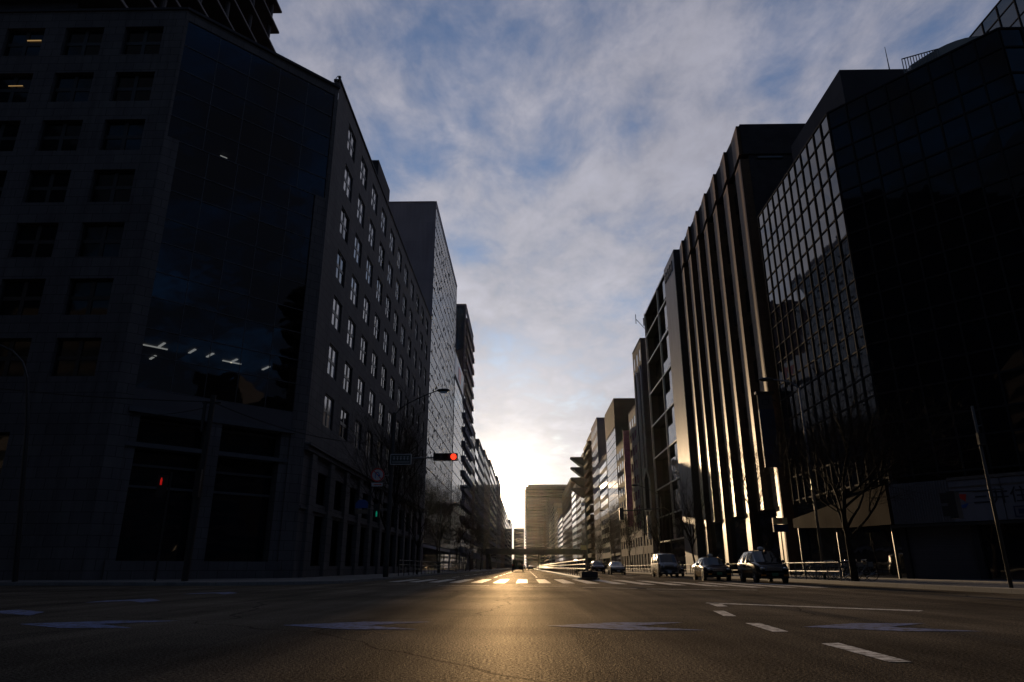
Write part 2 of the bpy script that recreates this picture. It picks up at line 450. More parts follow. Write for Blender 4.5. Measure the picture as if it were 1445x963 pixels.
zc = math_node('MAXIMUM', sep.outputs['Z'], 0.0)
den = math_node('ADD', zc, .10)
px = math_node('DIVIDE', sep.outputs['X'], den); py = math_node('DIVIDE', sep.outputs['Y'], den)
cmb = nt.nodes.new('ShaderNodeCombineXYZ'); L.new(px, cmb.inputs[0]); L.new(py, cmb.inputs[1])
def cnoise(scale, detail, rough, dist, off, sc=(1,1,1), rot=0.0):
    mp = nt.nodes.new('ShaderNodeMapping'); mp.inputs['Location'].default_value = off
    mp.inputs['Scale'].default_value = sc; mp.inputs['Rotation'].default_value = (0,0,rot)
    L.new(cmb.outputs[0], mp.inputs['Vector'])
    n = nt.nodes.new('ShaderNodeTexNoise'); n.inputs['Scale'].default_value = scale; n.inputs['Detail'].default_value = detail
    n.inputs['Roughness'].default_value = rough; n.inputs['Distortion'].default_value = dist
    L.new(mp.outputs['Vector'], n.inputs['Vector'])
    return n.outputs['Fac']
c1 = cnoise(1.9, 9, .56, .25, (3.1, 1.7, 0), (1.0, .75, 1), R(25))
c2 = cnoise(5.2, 10, .60, .25, (7.3, 2.2, 4), (1.0, .7, 1), R(-20))
c3 = cnoise(.45, 3, .5, .2, (1.3, 5.2, 9))
cl = math_node('ADD', math_node('MULTIPLY', c1, .40), math_node('MULTIPLY', c2, .46))
c4 = cnoise(11.0, 8, .62, .4, (2.9, 8.1, 2), (1.0, .6, 1), R(15))
cl = math_node('ADD', cl, math_node('MULTIPLY', c4, .20))
cl = math_node('ADD', cl, math_node('MULTIPLY', c3, .26))
# thicker cloud bank low over the horizon
low = math_node('POWER', math_node('SUBTRACT', 1.0, zc), 5.0)
cl = math_node('ADD', cl, math_node('MULTIPLY', low, .34))
mk = nt.nodes.new('ShaderNodeMapRange'); mk.interpolation_type = 'SMOOTHSTEP'
mk.inputs['From Min'].default_value = .52; mk.inputs['From Max'].default_value = .76
L.new(cl, mk.inputs['Value'])
mask = mk.outputs['Result']
# light scattered forward through the cloud towards the viewer
dt = nt.nodes.new('ShaderNodeVectorMath'); dt.operation = 'DOT_PRODUCT'
nrm = nt.nodes.new('ShaderNodeVectorMath'); nrm.operation = 'NORMALIZE'
L.new(tc.outputs['Generated'], nrm.inputs[0]); L.new(nrm.outputs[0], dt.inputs[0]); dt.inputs[1].default_value = sd
cosang = math_node('MINIMUM', dt.outputs['Value'], 1.0)
def hg(g, k):
    d = math_node('SUBTRACT', 1+g*g, math_node('MULTIPLY', cosang, 2*g))
    return math_node('MULTIPLY', math_node('POWER', math_node('MAXIMUM', d, 1e-6), -1.5), k*(1-g*g))
wide = hg(.55, .036)
mid_ = hg(.84, .0030)
core = hg(.972, .0024)
glow = math_node('ADD', wide, mid_)
body = math_node('ADD', .62, math_node('MULTIPLY', c2, .75))
cc = nt.nodes.new('ShaderNodeVectorMath'); cc.operation = 'SCALE'; cc.inputs[0].default_value = (1.0, .95, .87)
L.new(math_node('MULTIPLY', glow, body), cc.inputs['Scale'])
ca = nt.nodes.new('ShaderNodeVectorMath'); ca.operation = 'ADD'; ca.inputs[1].default_value = (.0, .0, .0)
west = nt.nodes.new('ShaderNodeMapRange'); west.interpolation_type = 'SMOOTHSTEP'
west.inputs['From Min'].default_value = -.35; west.inputs['From Max'].default_value = .55
west.inputs['To Min'].default_value = .08; west.inputs['To Max'].default_value = 1.0
L.new(cosang, west.inputs['Value'])
cb_ = nt.nodes.new('ShaderNodeVectorMath'); cb_.operation = 'SCALE'; cb_.inputs[0].default_value = (.25, .252, .318)
L.new(math_node('MULTIPLY', west.outputs['Result'], math_node('ADD', math_node('ADD', .28, math_node('MULTIPLY', c2, .75)), math_node('MULTIPLY', c4, .70))), cb_.inputs['Scale']); L.new(cb_.outputs[0], ca.inputs[1])
L.new(cc.outputs[0], ca.inputs[0])
bg_cloud = nt.nodes.new('ShaderNodeBackground'); L.new(ca.outputs[0], bg_cloud.inputs['Color']); bg_cloud.inputs['Strength'].default_value = 1.0
mix = nt.nodes.new('ShaderNodeMixShader'); L.new(math_node('ADD', math_node('MULTIPLY', mask, .74), .20), mix.inputs['Fac'])
L.new(bg_sky.outputs[0], mix.inputs[1]); L.new(bg_cloud.outputs[0], mix.inputs[2])
# aureole and the sun's own disc
ang = math_node('ARCCOSINE', cosang)
disc = nt.nodes.new('ShaderNodeMapRange'); disc.interpolation_type = 'SMOOTHSTEP'
disc.inputs['From Min'].default_value = R(.34); disc.inputs['From Max'].default_value = R(.27)
disc.inputs['To Min'].default_value = 0; disc.inputs['To Max'].default_value = 60.0
L.new(ang, disc.inputs['Value'])
au = math_node('ADD', core, disc.outputs['Result'])
bg_au = nt.nodes.new('ShaderNodeBackground'); bg_au.inputs['Color'].default_value = (1.0, .86, .66, 1)
L.new(au, bg_au.inputs['Strength'])
addsh = nt.nodes.new('ShaderNodeAddShader'); L.new(mix.outputs[0], addsh.inputs[0]); L.new(bg_au.outputs[0], addsh.inputs[1])
L.new(addsh.outputs[0], out.inputs['Surface'])

S.view_settings.view_transform = 'Standard'; S.view_settings.look = 'None'
S.view_settings.exposure = 0.0; S.view_settings.gamma = 1.0; S.view_settings.use_curve_mapping = False
S.render.engine = 'CYCLES'
S.cycles.use_denoising = True
try: S.cycles.denoiser = 'OPENIMAGEDENOISE'
except Exception: pass
S.cycles.max_bounces = 8; S.cycles.diffuse_bounces = 3; S.cycles.glossy_bounces = 4; S.cycles.transparent_max_bounces = 8
S.cycles.volume_bounces = 0
S.cycles.sample_clamp_indirect = 6.0; S.cycles.sample_clamp_direct = 0
S.cycles.caustics_reflective = False; S.cycles.caustics_refractive = False

# ------------------------------------------------------------------ ground
XL, XR = -15.3, 23.0            # building lines of the avenue
KL, KR = -9.6, 15.5             # kerb lines
g = MB(); g.face([(-2500,-1500,0),(2500,-1500,0),(2500,3500,0),(-2500,3500,0)])
tag(g.build('road', M['asphalt']), kind='structure')

def rounded(pts, rad, seg=8):
    """polygon with rounded corners where rad>0"""
    outp = []
    n = len(pts)
    for i in range(n):
        p = Vector(pts[i]); r = rad[i]
        if r <= 0: outp.append(tuple(p)); continue
        a = (Vector(pts[i-1])-p).normalized(); b = (Vector(pts[(i+1)%n])-p).normalized()
        s0 = p + a*r; s1 = p + b*r
        for k in range(seg+1):
            t = k/seg
            outp.append(tuple((1-t)**2*s0 + 2*t*(1-t)*p + t*t*s1))
    return outp
def pavement(pts, rad):
    poly = rounded(pts, rad)
    a = MB(); a.prism(poly, -.3, .15); tag(a.build('kerb', M['kerb']), kind='structure')
    cx = sum(p[0] for p in pts)/len(pts); cy = sum(p[1] for p in pts)/len(pts)
    inner = []
    n = len(poly)
    for i in range(n):
        p = Vector(poly[i]); d0 = (p-Vector(poly[i-1])); d1 = (Vector(poly[(i+1)%n])-p)
        nrm = Vector((0,0))
        for d in (d0, d1):
            if d.length > 1e-6:
                d = d.normalized(); nrm += Vector((-d.y, d.x))
        nrm.normalize(); inner.append(tuple(p + nrm*.22))
    b = MB(); b.prism(inner, .1, .155); tag(b.build('pavement', M['paving']), kind='structure')
# counter-clockwise outlines
pavement([(-300,33.0),(KL,33.0),(KL,1200),(-300,1200)], [0,6.5,0,0])
pavement([(KR,16.5),(300,16.5),(300,1200),(KR,1200)], [4.0,0,0,0])
pavement([(-300,-400),(-10.5,-400),(-10.5,-7),(-300,-7)], [0,0,6,0])
pavement([(16.0,-400),(300,-400),(300,-7),(16.0,-7)], [0,0,0,6])
# raised median with a rounded nose
pavement([(3.55,49.0),(5.05,49.0),(5.05,1000),(3.55,1000)], [.7,.7,0,0])

def sheet(name, polys, m, z):
    a = MB()
    for p in polys: a.face([(x,y,z) for x,y in p])
    return tag(a.build(name, m), kind='structure')
# crosswalk: bars parallel to the avenue, near and far ends follow the measured bow
near = [(-12,44.0),(-8.8,42.2),(-2.0,39.1),(3.25,37.9),(7.7,34.0),(9.3,30.5),(16,30.0)]
far = [(-12,50.2),(-10.5,50.3),(-2.6,51.0),(4.4,50.9),(7.9,44.3),(9.0,40.5),(16,37.0)]
def interp(tab, x):
    for (x0,y0),(x1,y1) in zip(tab[:-1], tab[1:]):
        if x <= x1: return y0+(y1-y0)*(x-x0)/(x1-x0)
    return tab[-1][1]
bars = []
k = -8
while True:
    x = -.54 + 1.245*k; k += 1
    if x < -9.2: continue
    if x > 12.2: break
    bars.append([(x,interp(near,x)),(x+.64,interp(near,x+.64)),(x+.64,interp(far,x+.64)),(x,interp(far,x))])
sheet('crosswalk', bars, M['paint'], .005)
def strip(p, q, w):
    p = Vector(p); q = Vector(q); d = (q-p).normalized(); n = Vector((-d.y,d.x))*w/2
    return [tuple(p-n),tuple(q-n),tuple(q+n),tuple(p+n)]
sheet('stop_line', [strip((-.1,32.5),(1.9,32.45),.25), strip((-4.1,33.8),(-1.7,33.7),.25),
                    strip((2.4,30.6),(4.4,28.9),.22), strip((4.7,28.4),(8.6,27.15),.25)], M['paint'], .005)
sheet('lane_marking', [
    [(3.22,6.71),(3.42,6.71),(3.47,8.33),(3.25,8.25)], [(3.22,9.73),(3.43,9.73),(3.52,11.16),(3.30,11.16)],
    [(3.41,12.73),(3.62,12.73),(3.83,14.25),(3.61,14.24)], [(4.10,15.76),(4.35,15.86),(4.55,17.46),(4.28,17.45)],
    strip((4.3,17.3),(7.62,14.28),.34)] +
    [strip((-2.6,60+12*i),(-2.6,66+12*i),.15) for i in range(26)] + [strip((.9,60+12*i),(.9,66+12*i),.15) for i in range(26)] +
    [strip((-6.1,60+12*i),(-6.1,66+12*i),.15) for i in range(26)] + [strip((8.6,58+12*i),(8.6,64+12*i),.15) for i in range(26)] +
    [strip((12.0,58+12*i),(12.0,64+12*i),.15) for i in range(26)], M['paint'], .005)
def chevron(cx, cy, ang, ln=2.1, wd=1.35):
    """bicycle guidance chevron pointing along ang"""
    c, s = math.cos(ang), math.sin(ang)
    pts = [(ln/2,0),(0,wd/2),(-ln/2,wd/2),(-ln/2+ln*.42,0),(-ln/2,-wd/2),(0,-wd/2)]
    return [(cx+x*c-y*s, cy+x*s+y*c) for x,y in pts]
def chev_quads(*a):
    p = chevron(*a)
    return [[p[0],p[1],p[2],p[3]],[p[0],p[3],p[4],p[5]]]
cq = []
for a in ((1.35,10.6,R(180)),(4.95,10.5,R(180)),(-2.5,10.65,R(180)),(-6.5,10.8,R(180)),(-9.7,13.4,R(112)),(-9.95,18.3,R(95)),(-10.1,23.6,R(90)),(8.8,10.5,R(180))):
    cq += chev_quads(*a)
sheet('bicycle_lane_marking', cq, M['blue_paint'], .005)

# ------------------------------------------------------------------ shared window meshes
WIN = {}
def window_mesh(w, h, kind):
    """frame mesh and pane mesh; local x along the wall, y inwards, centre at origin"""
    key = (round(w,2), round(h,2), kind)
    if key in WIN: return WIN[key]
    f = MB(); t = .09
    f.box(-w/2,-w/2+t,-.05,.07,-h/2,h/2); f.box(w/2-t,w/2,-.05,.07,-h/2,h/2)
    f.box(-w/2+t,w/2-t,-.05,.07,-h/2,-h/2+t); f.box(-w/2+t,w/2-t,-.05,.07,h/2-t,h/2)
    if kind == 'cross':
        f.box(-.13,.13,-.02,.07,-h/2+t,h/2-t)
        f.box(-w/2+t,-.13,-.01,.07,-.13,.13); f.box(.13,w/2-t,-.01,.07,-.13,.13)
    elif kind == 'mid':
        f.box(-.04,.04,-.04,.07,-h/2+t,h/2-t)
    elif kind == 'triple':
        for x in (-w/6, w/6): f.box(x-.04,x+.04,-.04,.07,-h/2+t,h/2-t)
    p = MB(); p.box(-w/2+.03,w/2-.03,.03,.06,-h/2+.03,h/2-.03)
    fm = f.mesh('window'); fm.materials.append(M['window_frame'])
    pm = p.mesh('pane')
    WIN[key] = (fm, pm)
    return WIN[key]
PANES = {}
def add_window(parent, x, y, z, rz, w, h, kind='mid', gm='glass', with_pane=True):
    fm, pm = window_mesh(w, h, kind)
    px_, py_, pz_ = abs_loc(parent)
    o = inst('window', fm, parent, (x-px_, y-py_, z-pz_), rz)
    key = (pm.name, gm)
    if key not in PANES:
        q = pm.copy(); q.materials.append(M[gm]); PANES[key] = q
    inst('pane', PANES[key], o, (0,0,0))
    return o
GL = {}
def plain_window(parent, x, y, z, rz, w, h, gm='glass', th=.05):
    """a far window: one glazed sheet"""
    key = (round(w,2), round(h,2), gm)
    if key not in GL:
        a = MB(); a.box(-w/2,w/2,0,th,-h/2,h/2)
        me = a.mesh('window'); me.materials.append(M[gm]); GL[key] = me
    p = abs_loc(parent)
    return inst('window', GL[key], parent, (x-p[0], y-p[1], z-p[2]), rz)

def cuts(openings, end):
    c = [0.0]
    for a, b in openings: c += [a, b]
    c.append(end)
    return c

# ------------------------------------------------------------------ LEFT CORNER BUILDING
A = (-23.9, 38.4); B = (-15.3, 47.0)
H1 = 38.6
lb = empty('office_building', (-24, 60, 0), 0, 'dark stone corner block with glazed chamfer and cross-barred windows, left of the crossing', 'building')
w = MB()
# street face, N=+X, u runs along +Y from B
ulen = 105-47.0
cols = [(3.7+4.88*i, 3.7+4.88*i+2.6) for i in range(11)]
rowc = [12.3+4.07*i for i in range(7)]
lowc = [(51.3-47+4.88*i, 51.3-47+4.88*i+2.6) for i in range(11)]
us = cuts(cols, ulen)
zs = [0.0, .9, 4.4, 5.2, 7.5] + sum([[c-1.25, c+1.25] for c in rowc], []) + [39.4]
holes = set()
for i in range(11):
    for j in range(7): holes.add((1+2*i, 5+2*j))
    holes.add((1+2*i, 3)); holes.add((1+2*i, 1))
# fix vertical cuts: rows start index 4 -> (z cuts 0,.9,4.4,5.2,7.5,r0a,r0b,...)
O = (XL, 47.0); U = (0,1,0); N = (1,0,0)
w.wall(O, U, N, us, zs, holes, .2)
for i in range(11):
    yc = 47.0 + cols[i][0] + 1.3
    for j in range(7):
        add_window(lb, XL-.12, yc, rowc[j], R(90), 2.6, 2.5, 'cross', ('blind_glass','blind_glass','bright_glass','blind_glass','grey_blind','glass','blind_glass')[(i*5+j*3+(i*j)%4) % 7])
# front face, N=-Y, u runs +X from x=-60 to A
fx0 = -60.0
fu = [(60-57.9+4.25*i, 60-57.9+4.25*i+2.75) for i in range(8)]
frow = [36.0-3.88*i for i in range(7)][::-1]
us2 = cuts(fu, A[0]-fx0)
zs2 = [0.0, .9, 8.2] + sum([[c-1.2, c+1.2] for c in frow], []) + [H1]
holes2 = set((1+2*i, 3+2*j) for i in range(8) for j in range(7)) | set((1+2*i, 1) for i in range(8) if i % 2 == 0)
w.wall((fx0, A[1]), (1,0,0), (0,-1,0), us2, zs2, holes2, .45)
nwin = 77
for i in range(7, -1, -1):
    for j in range(6, -1, -1):
        if nwin >= 99: break
        add_window(lb, fx0+fu[i][0]+1.375, A[1]+.3, frow[j], 0, 2.75, 2.4, 'cross', 'dim_glass'); nwin += 1
# chamfer: stone returns beside the glass below z=27.4 and thin edges above
CU = (1/math.sqrt(2), 1/math.sqrt(2), 0); CN = (1/math.sqrt(2), -1/math.sqrt(2), 0)
clen = math.hypot(B[0]-A[0], B[1]-A[1])
rows = [11.05]; q = 0
while rows[-1] < H1-1.2:
    rows.append(min(rows[-1]+(2.05 if q % 2 == 0 else 1.72), H1-.1)); q += 1
rows[-1] = H1-.75
ZT = min(r for r in rows if r > 26.6)
w.frame_box(A, CU, CN, 0.0, .95, 0, ZT, -1.2, .0)
w.frame_box(A, CU, CN, clen-1.1, clen, 0, ZT, -1.2, .0)
w.frame_box(A, CU, CN, .18, clen-.3, H1-.745, H1, -.8, -.05)
w.frame_box(A, CU, CN, .0, .18, ZT, H1, -.8, -.02)
w.frame_box(A, CU, CN, clen-.3, clen, ZT, H1+.6, -.8, -.02)
w.frame_box(A, CU, CN, .95, clen-1.1, 0, 1.15, -3.0, .25)       # plinth
w.frame_box(A, CU, CN, 5.5, 6.35, 1.15, 9.75, -1.0, .02)        # centre pier
for x0, x1 in ((.95,1.55),(clen-1.7,clen-1.1)):
    w.frame_box(A, CU, CN, x0, x1, 1.15, 9.75, -1.0, -.15)
# back walls and roof
w.box(-37.0,-36.7,50,105,0,H1); w.box(-60,-37.0,49.7,50,0,H1); w.box(-60,-59.7,38.9,49.7,0,H1); w.box(-36.7,-15.8,104.7,105,0,39.4)
w.build('wall', M['stone'], lb)
rf = MB()
rf.face([(-60,38.45,H1-.6),(-24.2,38.7,H1-.6),(-15.5,47.2,H1-.6),(-15.5,104.9,H1-.6),(-36.9,104.9,H1-.6),(-36.9,49.9,H1-.6),(-60,49.9,H1-.6)])
rfo = rf.build('roof', M['roof'], lb)
ph = MB(); ph.box(-20.5,-16.2,66,72.5,H1-.6,44.2)
ph.build('penthouse', M['dark_panel'], rfo)
co_ = MB()
co_.frame_box((XL,47.0), U, N, 0, ulen, 39.4, 39.6, -.5, .10)
co_.frame_box(A, CU, CN, -.05, clen+.05, H1+.01, H1+.22, -.6, .12)
co_.frame_box((fx0,A[1]), (1,0,0), (0,-1,0), 0, A[0]-fx0, H1+.01, H1+.2, -.5, .10)
co_.build('coping', M['dark_panel'], lb)
cor = MB()
cor.frame_box((XL,47.0), U, N, -.05, ulen, 8.55, 8.85, -.2, .28); cor.frame_box((XL,47.0), U, N, -.05, ulen, 8.9, 9.05, -.2, .42)
cor.frame_box((XL,47.0), U, N, 0, ulen, 4.62, 4.78, -.2, .12)
cor.build('cornice', M['stone'], lb)
pil = MB()
for i in range(12):
    u0 = 1.4+4.88*i
    pil.frame_box((XL,47.0), U, N, u0, u0+1.1, .0, 8.5, -.1, .22)
pil.build('pilaster_row', M['stone'], lb)
for i in range(11):
    dk = MB(); dk.frame_box((XL,47.0), U, N, cols[i][0]-.1, cols[i][1]+.1, .7, 7.6, -.62, -.5); dk.build('shop_window', M['glass'], lb)
for i in range(0,8,2):
    dk = MB(); dk.frame_box((fx0,A[1]), (1,0,0), (0,-1,0), fu[i][0]-.1, fu[i][1]+.1, .7, 8.4, -.62, -.5); dk.build('shop_window', M['glass'], lb)
# chamfer glazing
cg = MB()
def cpt(u, z, d=0.0): return (A[0]+CU[0]*u+CN[0]*d, A[1]+CU[1]*u+CN[1]*d, z)
for r0, r1 in zip(rows[:-1], rows[1:]):
    wide_ = r0 > ZT-.01
    u0 = .18 if wide_ else .95; u1 = clen-.3 if wide_ else clen-1.1
    nn = 5
    for i in range(nn):
        a = u0+(u1-u0)*i/nn; b = u0+(u1-u0)*(i+1)/nn
        j = [random.uniform(-.006,.006) for _ in range(4)]
        cg.face([cpt(a,r0,-.12+j[0]),cpt(b,r0,-.12+j[1]),cpt(b,r1,-.12+j[2]),cpt(a,r1,-.12+j[3])])
cg.build('curtain_wall_glass', M['clear'], lb)
cm = MB()
for r in rows:
    wide_ = r > ZT-.01
    cm.frame_box(A, CU, CN, .18 if wide_ else .95, clen-.3 if wide_ else clen-1.1, r-.022, r+.022, -.14, -.07)
for i in range(1,5):
    u = .95+(clen-2.05)*i/5
    cm.frame_box(A, CU, CN, u-.018, u+.018, 11.05, ZT, -.15, -.09)
    u = .18+(clen-.48)*i/5
    cm.frame_box(A, CU, CN, u-.018, u+.018, ZT, H1-.75, -.15, -.09)
cm.build('glazing_bar_grid', M['bar_metal'], lb)
bd = MB(); bd.frame_box(A, CU, CN, .95, clen-1.1, 9.85, 11.0, -.6, -.03)
bd.build('spandrel_band', M['pale_stone'], lb)
# rooms behind the chamfer glass: floors, back wall
it = MB()
for r in rows[::2]:
    it.frame_box(A, CU, CN, 1.0, clen-1.1, r-.42, r-.12, -9.0, -.3)
it.frame_box(A, CU, CN, .2, clen-.3, H1-.9, H1-.65, -8.9, -.2)
it.frame_box(A, CU, CN, -2.5, clen+2.5, 1.2, H1-.7, -9.2, -9.0)
it.build('office_interior', M['interior'], lb)
lp = MB()
def ceil_lamp(u, z, d, ln, along=True, wd=.12):
    if along: lp.frame_box(A, CU, CN, u, u+ln, z-.06, z, d-wd/2, d+wd/2)
    else: lp.frame_box(A, CU, CN, u-wd/2, u+wd/2, z-.06, z, d-ln, d)
c2_ = rows[2]-.45; c1_ = rows[2]-.45
ceil_lamp(1.5, 14.35, -2.2, 1.5); ceil_lamp(6.6, 14.35, -2.2, 1.3)
for u, d in ((2.4,-.9),(4.3,-.9),(5.5,-1.0),(2.9,-4.2),(7.2,-1.2),(9.6,-1.4)):
    ceil_lamp(u, 14.35, d, 1.1, False, .14)
ceil_lamp(4.2, 29.3, -1.6, .5, True, .05)
lp.build('ceiling_lamp_row', M['lamp'], lb)
wl = MB(); wl.frame_box((fx0,A[1]), (1,0,0), (0,-1,0), fu[5][0]+1.45, fu[5][0]+2.45, 36.3, 36.38, -.27, -.235)
wl.frame_box((fx0,A[1]), (1,0,0), (0,-1,0), fu[5][0]+1.0, fu[5][0]+2.0, 32.45, 32.5, -.27, -.235)
wl.build('office_lamp', M['lamp_warm'], lb)
# entrance recess glazing with transoms
en = MB(); en.frame_box(A, CU, CN, .9, clen-1.0, 1.15, 9.8, -1.3, -1.15)
en.build('entrance_glass', M['glass'], lb)
tr = MB()
for z in (5.35, 6.6, 7.9, 9.3):
    tr.frame_box(A, CU, CN, 1.55, 5.5, z-.07, z+.07, -1.14, -.95); tr.frame_box(A, CU, CN, 6.35, clen-1.7, z-.07, z+.07, -1.14, -.95)
tr.frame_box(A, CU, CN, .8, clen-.9, 9.55, 9.84, -1.0, .12); tr.frame_box(A, CU, CN, .8, clen-.9, 7.55, 7.8, -1.0, -.05)
tr.build('entrance_transom', M['bar_metal'], lb)
# roof lamp hook at the corner
hk = MB()
hk.path([(-15.9,47.3,38.9),(-15.9,47.3,39.4),(-15.75,47.15,39.65),(-15.45,46.85,39.75),(-15.25,46.65,39.6)], .03, 6)
hk.ball((-15.2,46.6,39.42), .14)
hk.ball((-15.28,46.7,39.2), .11)
hk.build('roof_camera', M['black_metal'], lb, True)

# ------------------------------------------------------------------ generic street blocks
def block(name, label, cat, side, y0, y1, H, depth=16, wall='grey_panel', style='grid', floors=9, bays=5, gm='glass',
          front=0, x=None, group='buildings lining the avenue', ground=4.2, wfrac=.62, hfrac=.56, coping='dark_panel',
          roofbox=True, mull='mullion', proud=0.0):
    sgn = 1 if side == 'L' else -1
    X = (XL if side == 'L' else XR) if x is None else x
    X += proud*sgn
    xb = X - sgn*depth
    root = empty(name, ((X+xb)/2, (y0+y1)/2, 0), 0, label, cat, group)
    W_ = MB()
    U = (0,1,0); N = (sgn,0,0); O = (X, y0)
    ln = y1-y0; fh = (H-ground-1.2)/floors
    rz = R(90) if side == 'L' else R(-90)
    if style == 'curtain':
        W_.wall(O, U, N, [0,.25,ln-.25,ln], [0,.4,ground-.5,ground,H-.8,H], {(1,1),(1,3)}, .25)
        gl = MB(); mu = MB()
        nb = bays
        for f in range(floors*2):
            z0 = ground+(H-.8-ground)*f/(floors*2); z1 = ground+(H-.8-ground)*(f+1)/(floors*2)
            for b in range(nb):
                a = .25+(ln-.5)*b/nb; c = .25+(ln-.5)*(b+1)/nb
                j = [random.uniform(-.005,.005) for _ in range(4)]
                def P(u, z, d): return (X+sgn*d, y0+u, z)
                gl.face([P(a,z0,-.02+j[0]),P(c,z0,-.02+j[1]),P(c,z1,-.02+j[2]),P(a,z1,-.02+j[3])])
        gl.build('curtain_wall_glass', M[gm], root)
        for f in range(0, floors*2+1):
            z = ground+(H-.8-ground)*f/(floors*2)
            if f % 2 == 0: mu.frame_box(O, U, N, .25, ln-.25, z-.07, z+.07, -.05, .012)
            else: mu.frame_box(O, U, N, .25, ln-.25, z-.03, z+.03, -.05, .008)
        for b in range(nb+1):
            u = .25+(ln-.5)*b/nb
            mu.frame_box(O, U, N, u-.05, u+.05, ground, H-.8, -.05, .005)
        mu.build('mullion_grid', M[mull], root)
    else:
        bw = ln/bays
        if style == 'grid':
            op = [(bw*b+bw*(1-wfrac)/2, bw*b+bw*(1+wfrac)/2) for b in range(bays)]
        else:
            op = [(.5, ln-.5)]
        us = cuts(op, ln)
        zr = [ground+fh*f+fh*(1-hfrac)/2 for f in range(floors)]
        zs = [0,.3,ground-.9] + sum([[z, z+fh*hfrac] for z in zr], []) + [H]
        hl = set((1+2*i, 3+2*j) for i in range(len(op)) for j in range(floors)) | set((1+2*i,1) for i in range(len(op)))
        W_.wall(O, U, N, us, zs, hl, .09)
        cnt = 0
        for j in range(floors):
            for i in range(len(op)):
                if cnt >= 95: break
                u = (op[i][0]+op[i][1])/2; z = zr[j]+fh*hfrac/2
                plain_window(root, X-sgn*.04, y0+u, z, rz, op[i][1]-op[i][0], fh*hfrac, gm); cnt += 1
    # front face towards the crossing
    if front:
        fw = depth/front
        opf = [(fw*b+fw*.28, fw*b+fw*.72) for b in range(front)]
        usf = cuts(opf, depth)
        fhs = (H-ground-1.2)/floors
        zr2 = [ground+fhs*f+fhs*.25 for f in range(floors)]
        zs2 = [0]+sum([[z, z+fhs*.5] for z in zr2], [])+[H]
        xo = min(X, xb)
        W_.wall((xo, y0), (1,0,0), (0,-1,0), usf, zs2, set((1+2*i,1+2*j) for i in range(front) for j in range(floors)), .25)
        for i in range(front):
            for j in range(floors):
                plain_window(root, xo+(opf[i][0]+opf[i][1])/2, y0+.17, zr2[j]+fhs*.25, 0, opf[i][1]-opf[i][0], fhs*.5, 'glass')
    else:
        W_.wall((min(X,xb), y0), (1,0,0), (0,-1,0), [0,depth], [0,H], set(), 0)
    # back, far side, sill level recess
    W_.wall((xb, y0), U, (-sgn,0,0), [0,ln], [0,H], set(), 0)
    W_.wall((min(X,xb), y1), (1,0,0), (0,1,0), [0,depth], [0,H], set(), 0)
    W_.build('wall', M[wall], root)
    sh = MB(); sh.box(min(X-sgn*.25,X-sgn*.12), max(X-sgn*.25,X-sgn*.12), y0+.2, y1-.2, .2, ground-.6)
    sh.build('shop_front', M['glass'], root)
    r = MB(); r.box(min(X,xb)+.3, max(X,xb)-.3, y0+.3, y1-.3, H-.9, H-.6)
    ro = r.build('roof', M['roof'], root)
    if roofbox:
        r2 = MB(); r2.box(min(X-sgn*5,X-sgn*(5+depth*.35)), max(X-sgn*5,X-sgn*(5+depth*.35)), y0+ln*.35, y0+ln*.7, H-.6, H+2.2)
        r2.build('rooftop_plant', M['concrete'], ro)
    cp = MB()
    cp.frame_box(O, U, N, -.04, ln+.04, H+.003, H+.16, -.35, .07)
    cp.frame_box((min(X,xb),y0), (1,0,0), (0,-1,0), .36 if side=='R' else 0, depth-(.36 if side=='L' else 0), H+.003, H+.157, -.35, .07)
    cp.build('coping', M[coping], root)
    return root

# left row --------------------------------------------------------
b2 = block('glass_tower', 'tall pale tower with silver finned street face, just beyond the left corner block', 'building', 'L', 105.6, 143.6, 61.6,
           depth=18, wall='light_panel', style='curtain', floors=15, bays=16, gm='silver', coping='light_panel', roofbox=False, mull='mullion')
fn = MB()
for i in range(33):
    fn.frame_box((XL,105.6), (0,1,0), (1,0,0), .3+37.3*i/32-.03, .3+37.3*i/32+.03, 5.2, 60.6, -.05, .012)
fn.build('vertical_fin_row', M['mullion'], b2)
sp = MB()
rng = random.Random(3)
for i in range(32):
    z = 6+rng.uniform(0,5)
    while z < 58:
        h = rng.uniform(1.2,2.2)
        sp.frame_box((XL,105.6), (0,1,0), (1,0,0), .38+37.3*i/32, .38+37.3*(i+1)/32-.16, z, z+.45, -.05, .0)
        z += rng.choice((3.7,7.4,7.4,11.1))
sp.build('spandrel_strip', M['mullion'], b2)['kind'] = 'stuff'
pv = MB(); pv.box(-24.5,-23.2,105.45,105.595,58.2,58.9); pv.build('wall_vent', M['dark_panel'], b2)

